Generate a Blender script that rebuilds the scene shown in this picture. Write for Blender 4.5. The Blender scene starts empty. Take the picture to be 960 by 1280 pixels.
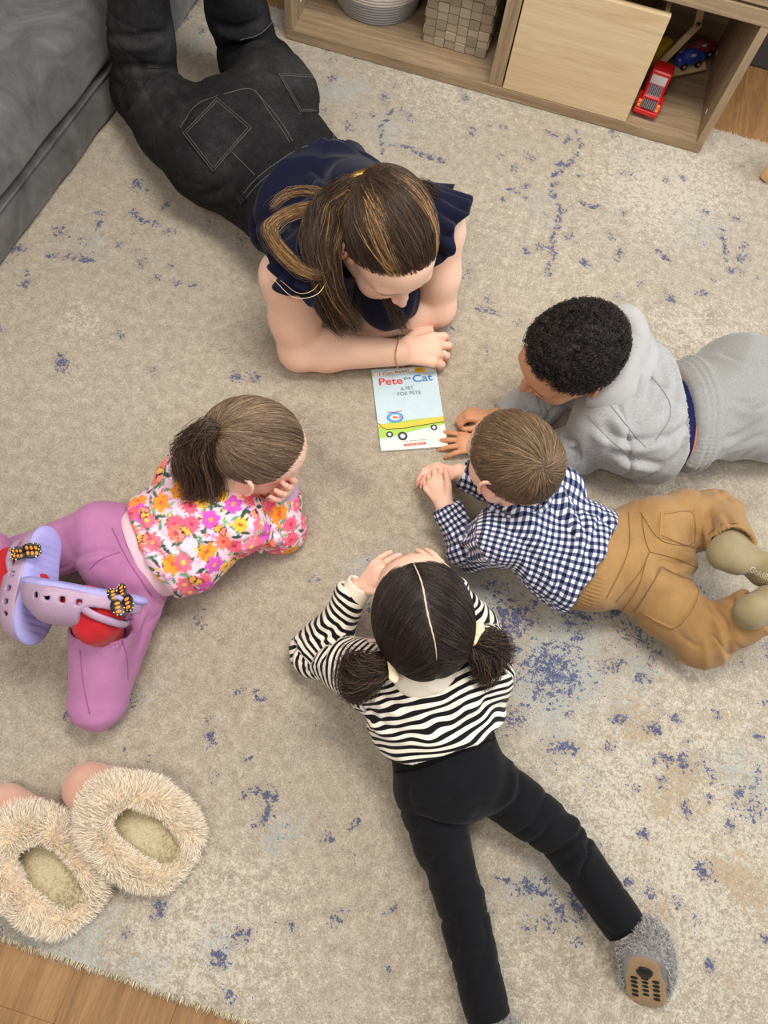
import bpy, bmesh, math, random
import numpy as np
from mathutils import Vector, Matrix
from mathutils.bvhtree import BVHTree

scene = bpy.context.scene
random.seed(7)
R = np.random.default_rng(11)

# ------------------------------------------------------------------ camera, world, light, exposure
V3 = lambda *a: np.array(a, float)
def unit(v):
    v = np.asarray(v, float)
    return v / np.linalg.norm(v)
CAM_H, FOC, NAD = 1.42, 900.0, (410.0, 1000.0)
_down = unit([(NAD[0]-480)/FOC, (NAD[1]-640)/FOC, 1.0])       # straight down, in lens axes
_f = unit(V3(0, 0, 1) - _down*_down[2]); _r = np.cross(_f, -_down)
_A = math.radians(6.5)
AX = math.cos(_A)*_r - math.sin(_A)*_f                          # room x (along the shelf)
AY = math.sin(_A)*_r + math.cos(_A)*_f                          # room y (towards the shelf)
LENS = np.array([AX, AY, -_down])                               # lens vector -> room vector
CAM = V3(0, 0, CAM_H)
def ray(px, py):
    return unit(LENS @ V3((px-480)/FOC, (py-640)/FOC, 1.0))
def at(px, py, z=0.0):
    r = ray(px, py)
    return CAM + r*((z-CAM_H)/r[2])
def heading(px, py, dx, dy, z):
    h = at(px+dx, py+dy, z)-at(px, py, z); h[2] = 0
    return unit(h)

cd = bpy.data.cameras.new('camera'); cam = bpy.data.objects.new('camera', cd)
scene.collection.objects.link(cam); scene.camera = cam
xr, dn, fw = LENS @ V3(1, 0, 0), LENS @ V3(0, 1, 0), LENS @ V3(0, 0, 1)
cam.matrix_world = Matrix(((xr[0], -dn[0], -fw[0], 0), (xr[1], -dn[1], -fw[1], 0), (xr[2], -dn[2], -fw[2], CAM_H), (0, 0, 0, 1)))
cd.sensor_fit = 'VERTICAL'; cd.sensor_height = 32.0; cd.lens = FOC/1280*32.0
cd.clip_start = 0.02

w = bpy.data.worlds.new('room_light'); scene.world = w; w.use_nodes = True
w.node_tree.nodes['Background'].inputs[0].default_value = (1.0, 0.965, 0.92, 1)
w.node_tree.nodes['Background'].inputs[1].default_value = 0.42
def area(name, loc, target, size, power, col):
    l = bpy.data.lights.new(name, 'AREA'); l.shape = 'RECTANGLE'; l.size, l.size_y = size; l.energy = power; l.color = col
    o = bpy.data.objects.new(name, l); scene.collection.objects.link(o); o.location = loc
    o.rotation_euler = (Vector(target)-Vector(loc)).to_track_quat('-Z', 'Y').to_euler()
    return o
area('ceiling_panel_lamp', (0.15, 1.0, 2.45), (0.15, 1.0, 0), (1.2, 0.6), 50, (1.0, 0.93, 0.84))
area('ceiling_panel_lamp', (-0.55, -0.6, 2.45), (-0.55, -0.6, 0), (1.1, 0.6), 23, (1.0, 0.91, 0.80))
area('window_daylight', (2.7, 1.2, 1.5), (0.4, 0.8, 0.1), (1.6, 1.4), 50, (0.90, 0.95, 1.0))
scene.view_settings.view_transform = 'Standard'; scene.view_settings.look = 'None'
scene.view_settings.exposure = 0.0; scene.view_settings.gamma = 1.0; scene.view_settings.use_curve_mapping = False

# ------------------------------------------------------------------ object helpers
def link(o, parent=None):
    scene.collection.objects.link(o)
    if parent is not None:
        o.parent = parent
        o.matrix_parent_inverse = Matrix.Translation(parent.location).inverted()
    return o
def tag(o, label=None, cat=None, group=None, kind=None):
    if label: o['label'] = label
    if cat: o['category'] = cat
    if group: o['group'] = group
    if kind: o['kind'] = kind
    return o
def thing(name, loc, label, cat, group=None):
    o = bpy.data.objects.new(name, None); o.empty_display_size = .05
    o.location = loc; scene.collection.objects.link(o)
    return tag(o, label, cat, group)
def mesh_obj(name, V, F, mat=None, parent=None, smooth=True, attrs=None, label=None, kind=None):
    me = bpy.data.meshes.new(name)
    V = np.array(V, np.float32)
    q = parent
    while q is not None and q.parent is not None: q = q.parent
    if q is not None and q.get('category') == 'person': V[:, 2] = np.maximum(V[:, 2], .0012)      # lying on the rug
    if isinstance(F, np.ndarray) and F.ndim == 2:
        k = F.shape[1]
        me.vertices.add(len(V)); me.vertices.foreach_set('co', V.ravel())
        me.loops.add(F.size); me.loops.foreach_set('vertex_index', F.astype(np.int32).ravel())
        me.polygons.add(len(F)); me.polygons.foreach_set('loop_start', np.arange(0, F.size, k, dtype=np.int32))
        me.update(calc_edges=True)
    else:
        me.from_pydata([tuple(map(float, v)) for v in V], [], [list(map(int, f)) for f in F]); me.update()
    if smooth: me.polygons.foreach_set('use_smooth', np.ones(len(me.polygons), bool))
    for nm, val in (attrs or {}).items():
        val = np.asarray(val, np.float32)
        if val.ndim == 1:
            me.attributes.new(nm, 'FLOAT', 'POINT').data.foreach_set('value', val)
        else:
            if val.shape[1] == 3: val = np.c_[val, np.ones(len(val), np.float32)]
            me.attributes.new(nm, 'FLOAT_COLOR', 'POINT').data.foreach_set('color', val.ravel())
    if mat: me.materials.append(mat)
    o = bpy.data.objects.new(name, me); link(o, parent)
    return tag(o, label, kind=kind)
def bm_obj(name, bm, mat, parent=None, smooth=False, label=None, kind=None):
    me = bpy.data.meshes.new(name); bm.normal_update(); bm.to_mesh(me); bm.free()
    me.materials.append(mat)
    if smooth: me.polygons.foreach_set('use_smooth', np.ones(len(me.polygons), bool))
    o = bpy.data.objects.new(name, me); link(o, parent)
    return tag(o, label, kind=kind)
def frame(c, x, y, z):
    M = Matrix.Identity(4)
    for i in range(3): M[i][0], M[i][1], M[i][2], M[i][3] = x[i], y[i], z[i], c[i]
    return M
def box_bm(bm, size, M=None, bevel=0.0, seg=2):
    r = bmesh.ops.create_cube(bm, size=1.0)
    bmesh.ops.scale(bm, vec=size, verts=r['verts'])
    if bevel > 0:
        es = {e for v in r['verts'] for e in v.link_edges}
        b = bmesh.ops.bevel(bm, geom=list(es), offset=bevel, segments=seg, profile=.6, affect='EDGES')
        vs = list({v for f in b['faces'] for v in f.verts} | {v for v in r['verts'] if v.is_valid})
    else: vs = r['verts']
    if M is not None: bmesh.ops.transform(bm, matrix=M, verts=vs)
    return vs
def box(name, c, size, mat, parent=None, bevel=.002, rz=0.0, M=None, label=None, seg=2, kind=None):
    bm = bmesh.new()
    if M is None: M = Matrix.Translation(Vector(c)) @ Matrix.Rotation(rz, 4, 'Z')
    box_bm(bm, size, M, bevel, seg)
    return bm_obj(name, bm, mat, parent, label=label, kind=kind)
def tube_data(pts, rad, n=8, closed=False, flat=None):
    """swept tube along pts; rad scalar or list"""
    P = [np.asarray(p, float) for p in pts]; m = len(P)
    rad = np.broadcast_to(np.asarray(rad, float), (m,))
    V = []; F = []
    up = None
    for i in range(m):
        a, b = P[(i-1) % m] if (closed or i > 0) else P[i], P[(i+1) % m] if (closed or i < m-1) else P[i]
        t = unit(b-a)
        if up is None:
            up = unit(np.cross(t, V3(0, 0, 1) if abs(t[2]) < .9 else V3(1, 0, 0)))
        up = unit(up-t*(up@t)); s = np.cross(t, up)
        for k in range(n):
            an = 2*math.pi*k/n
            V.append(P[i]+rad[i]*(math.cos(an)*up+math.sin(an)*s*(1 if flat is None else flat)))
    for i in range(m if closed else m-1):
        for k in range(n):
            j = (i+1) % m
            F.append((i*n+k, i*n+(k+1) % n, j*n+(k+1) % n, j*n+k))
    if not closed:
        F.append(tuple(range(n))[::-1]); F.append(tuple(range((m-1)*n, m*n)))
    return V, F
def tube(name, pts, rad, mat, parent=None, n=8, closed=False, label=None, kind=None):
    V, F = tube_data(pts, rad, n, closed)
    return mesh_obj(name, V, F, mat, parent, label=label, kind=kind)
def join_data(parts):
    V = []; F = []
    for v, f in parts:
        o = len(V); V += list(v); F += [tuple(i+o for i in q) for q in f]
    return V, F
def spline(pts, n):
    """Catmull-Rom through pts"""
    P = np.array(pts, float); m = len(P)
    Q = np.vstack([2*P[0]-P[1], P, 2*P[-1]-P[-2]])
    t = np.linspace(0, m-1-1e-9, n); i = t.astype(int); u = (t-i)[:, None]
    a, b, c, d = Q[i], Q[i+1], Q[i+2], Q[i+3]
    return .5*(2*b+(c-a)*u+(2*a-5*b+4*c-d)*u**2+(3*b-a-3*c+d)*u**3)
def hair_obj(name, strands, radius, mat, parent=None, color=None, label=None, tip=.35, kind='stuff'):
    """strands: list of (n,3) arrays"""
    hc = bpy.data.hair_curves.new(name)
    hc.add_curves([len(s) for s in strands])
    P = np.concatenate(strands).astype(np.float32)
    hc.attributes['position'].data.foreach_set('vector', P.ravel())
    rad = hc.attributes.get('radius') or hc.attributes.new('radius', 'FLOAT', 'POINT')
    rr = np.concatenate([radius*(1-(1-tip)*np.linspace(0, 1, len(s))**2) for s in strands]).astype(np.float32)
    rad.data.foreach_set('value', rr)
    if color is not None:
        C = np.concatenate([np.tile(np.r_[c, 1.0][:4], (len(s), 1)) for c, s in zip(color, strands)]).astype(np.float32)
        hc.attributes.new('tint', 'FLOAT_COLOR', 'POINT').data.foreach_set('color', C.ravel())
    hc.materials.append(mat)
    o = bpy.data.objects.new(name, hc); link(o, parent)
    return tag(o, label, kind=kind)

# ------------------------------------------------------------------ numeric noise
def _hash(i, j, k, s):
    h = (i*374761393+j*668265263+k*2147483647+s*1274126177) & 0xffffffff
    h = ((h ^ (h >> 13))*1274126177) & 0xffffffff
    return ((h ^ (h >> 16)) & 0xffff)/32767.5-1
def noise3(P, seed=0):
    P = np.asarray(P, float); I = np.floor(P).astype(np.int64); f = P-I; f = f*f*(3-2*f); out = 0
    for a in (0, 1):
        for b in (0, 1):
            for c in (0, 1):
                wgt = (f[:, 0] if a else 1-f[:, 0])*(f[:, 1] if b else 1-f[:, 1])*(f[:, 2] if c else 1-f[:, 2])
                out = out+wgt*_hash(I[:, 0]+a, I[:, 1]+b, I[:, 2]+c, seed)
    return out
def sharp(n, p=.6): return np.sign(n)*np.abs(n)**p
def folds(V, along, period, stretch, seed, ridge=True):
    """wrinkles whose crests run across `along` (period metres), long by `stretch`"""
    a = unit(along); t = V@a
    Q = (V-np.outer(t, a))/(period*stretch)+np.outer(t/period, a)
    Q = Q+.35*np.c_[noise3(V/(period*2.5), seed+5), noise3(V/(period*2.5), seed+6), noise3(V/(period*2.5), seed+7)]
    n = noise3(Q, seed)
    return (1-2*np.abs(n)) if ridge else n

def creases(V, along, period, stretch, seed, w=.22):
    """narrow valleys of folded cloth, 0 on the open cloth and -1 in the crease"""
    n = folds(V, along, period, stretch, seed, False)
    return -np.maximum(0, 1-np.abs(n)/w)**1.4+.35*n
# ------------------------------------------------------------------ implicit surfaces -> mesh
class Field:
    def __init__(s): s.p = []
    def cap(s, a, b, ra, rb=None, k=.012, n=None, f=1.0, op='u'):
        rb = ra if rb is None else rb
        s.p.append((op, 'cap', np.asarray(a, float), np.asarray(b, float), ra, rb, k, None if n is None else unit(n), f)); return s
    def chain(s, pts, rad, k=.012, n=None, f=1.0, op='u'):
        if len(rad) != len(pts): rad = np.interp(np.linspace(0, 1, len(pts)), np.linspace(0, 1, len(rad)), rad)
        for i in range(len(pts)-1): s.cap(pts[i], pts[i+1], rad[i], rad[i+1], k, n, f, op)
        return s
    def ell(s, c, rad, M=None, k=.012, op='u'):
        s.p.append((op, 'ell', np.asarray(c, float), np.asarray(rad, float), np.eye(3) if M is None else np.asarray(M, float), 0, k, None, 1)); return s
    def box(s, c, half, M=None, r=.004, k=.004, op='u'):
        s.p.append((op, 'box', np.asarray(c, float), np.asarray(half, float), np.eye(3) if M is None else np.asarray(M, float), r, k, None, 1)); return s
    def cut(s, c, n, rad, k=.002):
        """remove what lies beyond the plane (c, n) within rad of c"""
        s.p.append(('s', 'half', np.asarray(c, float), unit(n), rad, 0, k, None, 1)); return s
    @staticmethod
    def dist(p, P):
        kind = p[1]
        if kind == 'cap':
            a, b, ra, rb, n, f = p[2], p[3], p[4], p[5], p[7], p[8]
            Q = P-a; d = b-a
            if n is not None and f != 1:
                Q = Q+np.outer(Q@n, n)*(1/f-1); d = d+n*(d@n)*(1/f-1)
            t = np.clip(Q@d/max(d@d, 1e-12), 0, 1)
            dd = np.linalg.norm(Q-t[:, None]*d, axis=1)-(ra+(rb-ra)*t)
            return dd*(f if n is not None and f < 1 else 1)
        if kind == 'ell':
            Q = (P-p[2])@p[4]
            k0 = np.linalg.norm(Q/p[3], axis=1); k1 = np.linalg.norm(Q/p[3]**2, axis=1)
            return np.where(k0 < 1e-6, -p[3].min(), k0*(k0-1)/np.maximum(k1, 1e-9))
        if kind == 'box':
            Q = np.abs((P-p[2])@p[4])-p[3]+p[5]
            return np.linalg.norm(np.maximum(Q, 0), axis=1)+np.minimum(Q.max(1), 0)-p[5]
        if kind == 'half':
            return np.maximum(-((P-p[2])@p[3]), np.linalg.norm(P-p[2], axis=1)-p[4])
    def eval(s, P, idx=None):
        D = np.full(len(P), 1e3)
        for i, p in enumerate(s.p):
            if idx is not None and i not in idx: continue
            d = s.dist(p, P); k = p[6]
            if p[0] == 'u':
                h = np.maximum(k-np.abs(D-d), 0)/k
                D = np.minimum(D, d)-h*h*k*.25
            elif p[0] == 's':
                h = np.maximum(k-np.abs(D+d), 0)/k
                D = np.maximum(D, -d)+h*h*k*.25
            else:
                h = np.maximum(k-np.abs(D-d), 0)/k
                D = np.maximum(D, d)+h*h*k*.25
        return D
    def bounds(s):
        lo, hi = V3(9, 9, 9), V3(-9, -9, -9)
        for p in s.p:
            if p[0] != 'u': continue
            if p[1] == 'cap':
                r = max(p[4], p[5])
                for q in (p[2], p[3]): lo = np.minimum(lo, q-r); hi = np.maximum(hi, q+r)
            else:
                r = np.linalg.norm(p[3]); lo = np.minimum(lo, p[2]-r); hi = np.maximum(hi, p[2]+r)
        return lo, hi
    def mesh(s, res, B=12, zmin=None):
        lo, hi = s.bounds(); lo = lo-3*res; hi = hi+3*res
        if zmin is not None: lo[2] = max(lo[2], zmin)
        nb = np.ceil((hi-lo)/res/B).astype(int)+1
        G = np.full(tuple(nb*B), 1.0, np.float32)
        ii = np.stack(np.meshgrid(*[np.arange(n) for n in nb], indexing='ij'), -1).reshape(-1, 3)
        C = lo+(ii*B+(B-1)/2)*res
        half = B*res*.5*math.sqrt(3)
        per = np.stack([s.dist(p, C) for p in s.p], 1)
        Dc = s.eval(C)
        uni = np.array([p[0] == 'u' for p in s.p])
        fl = np.array([p[8] for p in s.p]); kk = np.array([p[6] for p in s.p])
        offs = np.stack(np.meshgrid(*[np.arange(B)]*3, indexing='ij'), -1).reshape(-1, 3)*res
        umin = per[:, uni].min(1)
        for b in range(len(C)):
            i, j, k = ii[b]*B
            if Dc[b] > half*1.25+.02 or Dc[b] < -half*2.0-.02:
                G[i:i+B, j:j+B, k:k+B] = Dc[b]; continue
            idx = set(np.nonzero((per[b] < umin[b]+2*half+kk*1.5) | (~uni & (per[b] < half+.03)) | (np.array([p[0] == 'i' for p in s.p])))[0])
            G[i:i+B, j:j+B, k:k+B] = s.eval(lo+ii[b]*B*res+offs, idx).reshape(B, B, B)
        return surface_nets(G, lo, res)
def surface_nets(G, lo, res):
    s = G < 0
    a = s[:-1, :-1, :-1].astype(np.int8)
    cnt = np.zeros_like(a)
    for dx in (0, 1):
        for dy in (0, 1):
            for dz in (0, 1):
                cnt += s[dx:s.shape[0]-1+dx, dy:s.shape[1]-1+dy, dz:s.shape[2]-1+dz]
    act = (cnt > 0) & (cnt < 8)
    I = np.argwhere(act)
    idx = np.full(act.shape, -1, np.int32); idx[tuple(I.T)] = np.arange(len(I))
    cor = np.array([(x, y, z) for x in (0, 1) for y in (0, 1) for z in (0, 1)])
    val = np.stack([G[tuple((I+c).T)] for c in cor], 1).astype(float)
    acc = np.zeros((len(I), 3)); n = np.zeros(len(I))
    for p in range(8):
        for q in range(p+1, 8):
            if np.abs(cor[p]-cor[q]).sum() != 1: continue
            m = (val[:, p] < 0) != (val[:, q] < 0)
            t = val[m, p]/(val[m, p]-val[m, q])
            acc[m] += cor[p]+t[:, None]*(cor[q]-cor[p]); n[m] += 1
    V = lo+(I+acc/n[:, None])*res
    F = []
    for ax in range(3):
        o1, o2 = [(1, 2), (2, 0), (0, 1)][ax]
        A = np.take(s, range(0, s.shape[ax]-1), ax); Bq = np.take(s, range(1, s.shape[ax]), ax)
        for flip, m in ((False, A & ~Bq), (True, ~A & Bq)):
            E = np.argwhere(m)
            E = E[(E[:, o1] > 0) & (E[:, o2] > 0) & (E[:, o1] < s.shape[o1]-1) & (E[:, o2] < s.shape[o2]-1)]
            e1 = np.eye(3, dtype=int)[o1]; e2 = np.eye(3, dtype=int)[o2]
            q = np.stack([idx[tuple((E-e1-e2).T)], idx[tuple((E-e2).T)], idx[tuple(E.T)], idx[tuple((E-e1).T)]], 1)
            F.append(q[:, ::-1] if flip else q)
    F = np.concatenate(F); F = F[(F >= 0).all(1)]
    return V, F
def normals(V, F):
    n = np.cross(V[F[:, 2]]-V[F[:, 0]], V[F[:, 3]]-V[F[:, 1]])
    N = np.stack([np.bincount(F.ravel(), np.repeat(n[:, i], 4), len(V)) for i in range(3)], 1)
    return N/np.maximum(np.linalg.norm(N, axis=1, keepdims=True), 1e-12)
def relax(V, F, it=1, lam=.5):
    for _ in range(it):
        acc = np.zeros_like(V); cnt = np.zeros(len(V))
        for a, b in ((0, 1), (1, 2), (2, 3), (3, 0)):
            for p, q in ((a, b), (b, a)):
                for i in range(3): acc[:, i] += np.bincount(F[:, p], V[F[:, q], i], len(V))
                cnt += np.bincount(F[:, p], minlength=len(V))
        V = V*(1-lam)+lam*acc/np.maximum(cnt, 1)[:, None]
    return V
def gauss(V, c, r):
    return np.exp(-((V-np.asarray(c))**2).sum(1)/(r*r))
def bvh_of(V, F): return BVHTree.FromPolygons([tuple(v) for v in V], [tuple(f) for f in F])
def drop(bvh, px, py, off=0.0):
    """point of a surface seen at that pixel, lifted by off along its normal"""
    r = ray(px, py)
    h = bvh.ray_cast(Vector(CAM), Vector(r))
    if h[0] is None: return None, None
    n = np.array(h[1])
    if n@r > 0: n = -n
    return np.array(h[0])+off*n, n
def snap(bvh, p, off=0.0):
    h = bvh.find_nearest(Vector(p))
    q, n = np.array(h[0]), np.array(h[1])
    return q+off*n, n

# ------------------------------------------------------------------ materials
def srgb(r, g, b):
    f = lambda c: (c/255/12.92) if c/255 <= .04045 else ((c/255+.055)/1.055)**2.4
    return (f(r), f(g), f(b), 1.0)
class Mat:
    def __init__(s, name, base=(200, 200, 200), rough=.6, spec=.3, sheen=0.0, metal=0.0):
        s.m = bpy.data.materials.new(name); s.m.use_nodes = True
        s.t = s.m.node_tree; s.N = s.t.nodes; s.b = s.N['Principled BSDF']
        s.b.inputs['Base Color'].default_value = srgb(*base); s.b.inputs['Roughness'].default_value = rough
        s.b.inputs['Specular IOR Level'].default_value = spec; s.b.inputs['Metallic'].default_value = metal
        if sheen: s.b.inputs['Sheen Weight'].default_value = sheen; s.b.inputs['Sheen Roughness'].default_value = .5
        s._tc = None; s._h = None
    def n(s, t, **kw):
        nd = s.N.new(t)
        for k, v in kw.items():
            if k in nd.inputs: nd.inputs[k].default_value = v
            else: setattr(nd, k, v)
        return nd
    def l(s, a, b): s.t.links.new(a, b)
    def co(s):
        if not s._tc: s._tc = s.n('ShaderNodeTexCoord')
        return s._tc.outputs['Object']
    def mapped(s, scale=(1, 1, 1), rot=(0, 0, 0)):
        mp = s.n('ShaderNodeMapping'); mp.inputs['Scale'].default_value = scale; mp.inputs['Rotation'].default_value = rot
        s.l(s.co(), mp.inputs['Vector']); return mp.outputs[0]
    def noise(s, scale, detail=4, rough=.6, vec=None, dist=0.0):
        nd = s.n('ShaderNodeTexNoise', Scale=scale, Detail=detail, Roughness=rough, Distortion=dist)
        s.l(vec if vec is not None else s.co(), nd.inputs['Vector']); return nd.outputs[0]
    def math(s, op, a, b=None, c=None, clamp=False):
        nd = s.n('ShaderNodeMath'); nd.operation = op; nd.use_clamp = clamp
        for i, v in enumerate((a, b, c)):
            if v is None: continue
            if isinstance(v, (int, float)): nd.inputs[i].default_value = v
            else: s.l(v, nd.inputs[i])
        return nd.outputs[0]
    def mix(s, fac, a, b, mode='MIX'):
        nd = s.n('ShaderNodeMix'); nd.data_type = 'RGBA'; nd.blend_type = mode
        for i, v in ((0, fac), (6, a), (7, b)):
            if isinstance(v, tuple): nd.inputs[i].default_value = v
            elif isinstance(v, (int, float)): nd.inputs[i].default_value = v
            else: s.l(v, nd.inputs[i])
        return nd.outputs[2]
    def ramp(s, fac, stops, interp='LINEAR'):
        nd = s.n('ShaderNodeValToRGB'); e = nd.color_ramp.elements; nd.color_ramp.interpolation = interp
        while len(e) > 1: e.remove(e[-1])
        e[0].position, e[0].color = stops[0][0], stops[0][1]
        for p, c in stops[1:]:
            x = e.new(p); x.color = c
        s.l(fac, nd.inputs[0]); return nd.outputs[0]
    def step(s, v, lo, hi):
        nd = s.n('ShaderNodeMapRange'); nd.inputs[1].default_value = lo; nd.inputs[2].default_value = hi
        s.l(v, nd.inputs[0]); return nd.outputs[0]
    def attr(s, name, out='Fac'):
        nd = s.n('ShaderNodeAttribute'); nd.attribute_name = name; return nd.outputs[out]
    def color(s, c): s.l(c, s.b.inputs['Base Color']); return s
    def bump(s, h, strength=.4, dist=.002):
        b = s.n('ShaderNodeBump', Strength=strength, Distance=dist)
        s.l(h, b.inputs['Height'])
        if s._h is not None: s.l(s._h, b.inputs['Normal'])
        s._h = b.outputs[0]; s.l(s._h, s.b.inputs['Normal']); return s
def cloth(name, col, var=.12, rough=.9, weave=900, sheen=.15, strength=.25):
    m = Mat(name, col, rough, .15, sheen)
    c = srgb(*col)
    n1 = m.noise(35, 3); n2 = m.noise(weave, 2)
    k = m.math('ADD', m.math('MULTIPLY', n1, .5), m.math('MULTIPLY', n2, .5))
    lo = tuple(x*(1-var*1.6) for x in c[:3])+(1,); hi = tuple(min(1, x*(1+var*1.6)) for x in c[:3])+(1,)
    m.color(m.mix(m.step(k, .3, .7), lo, hi)); m.bump(n2, strength, .0008)
    return m.m
def plain(name, col, rough=.5, spec=.4, metal=0.0):
    m = Mat(name, col, rough, spec, 0, metal)
    n = m.noise(60, 3); c = srgb(*col)
    m.color(m.mix(n, tuple(x*.92 for x in c[:3])+(1,), tuple(min(1, x*1.07) for x in c[:3])+(1,)))
    return m.m
def skin(name, base):
    m = Mat(name, base, .52, .35)
    m.b.inputs['Subsurface Weight'].default_value = .12; m.b.inputs['Subsurface Radius'].default_value = (.012, .005, .003)
    m.b.inputs['Subsurface Scale'].default_value = .6
    n = m.noise(70, 4)
    m.color(m.mix(.06, m.attr('tint', 'Color'), m.ramp(n, [(.3, srgb(190, 120, 100)), (.7, srgb(250, 215, 190))]), 'OVERLAY'))
    m.bump(m.noise(420, 3), .12, .001)
    return m.m
def hair_mat(name, rough=.42):
    m = Mat(name, (60, 45, 35), rough, .35)
    hi = m.n('ShaderNodeHairInfo')
    t = m.attr('tint', 'Color')
    v = m.math('ADD', m.math('MULTIPLY', hi.outputs['Random'], .7), .65)
    m.color(m.mix(1.0, t, v, 'MULTIPLY'))
    return m.m
def wood(name, a, b, c, scale=9, along='X', ring=1.0):
    m = Mat(name, a, .5, .3)
    sc = {'X': (.35, 6, 6), 'Y': (6, .35, 6), 'Z': (6, 6, .35)}[along]
    v = m.mapped(sc)
    g = m.noise(scale, 6, .65, v, .6*ring); f = m.noise(scale*9, 3, .6, v)
    k = m.math('ADD', m.math('MULTIPLY', g, .75), m.math('MULTIPLY', f, .25))
    m.color(m.ramp(k, [(.32, srgb(*c)), (.5, srgb(*a)), (.68, srgb(*b))])); m.bump(f, .12, .0006)
    return m.m
M_SKIN = skin('fair_skin', (225, 170, 145))
M_HAIR = hair_mat('hair_fibre')
M_HAIRM = hair_mat('wool_fibre', .8)
def hmesh(name, c1, c2):
    m = Mat(name, c1, .5, .3); n = m.noise(120, 4)
    m.color(m.mix(n, srgb(*c1), srgb(*c2))); return m.m

# ------------------------------------------------------------------ the setting
Z0 = -.014                                                           # floor lies a pile's height under the rug top
fl = thing('floor', (0, 0, Z0), None, None); del_keys = [k for k in fl.keys()]
fl['kind'] = 'structure'
def plank_mat():
    m = Mat('oak_plank', (150, 112, 72), .45, .35)
    oi = m.n('ShaderNodeObjectInfo')
    mp = m.n('ShaderNodeMapping'); mp.inputs['Scale'].default_value = (5.5, .45, 5.5)
    cm = m.n('ShaderNodeVectorMath'); cm.operation = 'ADD'
    sc = m.n('ShaderNodeVectorMath'); sc.operation = 'SCALE'; m.l(oi.outputs['Location'], sc.inputs[0]); sc.inputs['Scale'].default_value = 3.7
    m.l(m.co(), cm.inputs[0]); m.l(sc.outputs[0], cm.inputs[1]); m.l(cm.outputs[0], mp.inputs['Vector'])
    g = m.noise(5, 6, .65, mp.outputs[0], .8); f = m.noise(45, 3, .7, mp.outputs[0])
    k = m.math('ADD', m.math('MULTIPLY', g, .6), m.math('MULTIPLY', f, .4))
    k = m.math('ADD', k, m.math('MULTIPLY', m.math('SUBTRACT', oi.outputs['Random'], .5), .06))
    m.color(m.ramp(k, [(.3, srgb(112, 80, 46)), (.5, srgb(146, 108, 66)), (.7, srgb(170, 132, 86))])); m.bump(f, .2, .0006)
    return m.m
M_PLANK = plank_mat()
pb = bmesh.new(); box_bm(pb, (.1797, 1.1997, .012), None, .0004, 1)
pme = bpy.data.meshes.new('plank'); pb.to_mesh(pme); pb.free(); pme.materials.append(M_PLANK)
sub = mesh_obj('subfloor', [(-2.6, -1.6, Z0-.013), (2.6, -1.6, Z0-.013), (2.6, 2.36, Z0-.013), (-2.6, 2.36, Z0-.013)], [(0, 1, 2, 3)], plain('subfloor_dark', (96, 70, 44)), fl)
def lay_planks(x0, x1, y0, y1):
    i = 0; x = x0
    while x < x1:
        y = y0-((i*.37) % 1.2)
        while y < y1:
            o = bpy.data.objects.new('plank', pme); o.location = (x+.09, y+.6, Z0-.006); link(o, fl)
            o.matrix_parent_inverse = fl.matrix_world.inverted() if False else Matrix.Translation(-Vector((0, 0, Z0)))
            y += 1.2
        x += .18; i += 1
lay_planks(-1.4, 1.0, -1.0, -.35)
lay_planks(-2.5, 2.4, 1.98, 2.30)
lay_planks(1.0, 2.4, -1.0, -.35); lay_planks(1.3, 2.4, -.35, 1.98); lay_planks(-2.5, -1.4, -1.0, -.35)
wall = box('wall_back', (0, 2.375, 1.2), (5.2, .08, 2.44), plain('wall_paint', (176, 176, 178), .8), bevel=0); wall['kind'] = 'structure'
bb = box('baseboard_back', (0, 2.326, .034), (5.2, .016, .092), plain('dark_baseboard', (66, 64, 66), .5), bevel=.003); bb['kind'] = 'structure'

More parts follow.
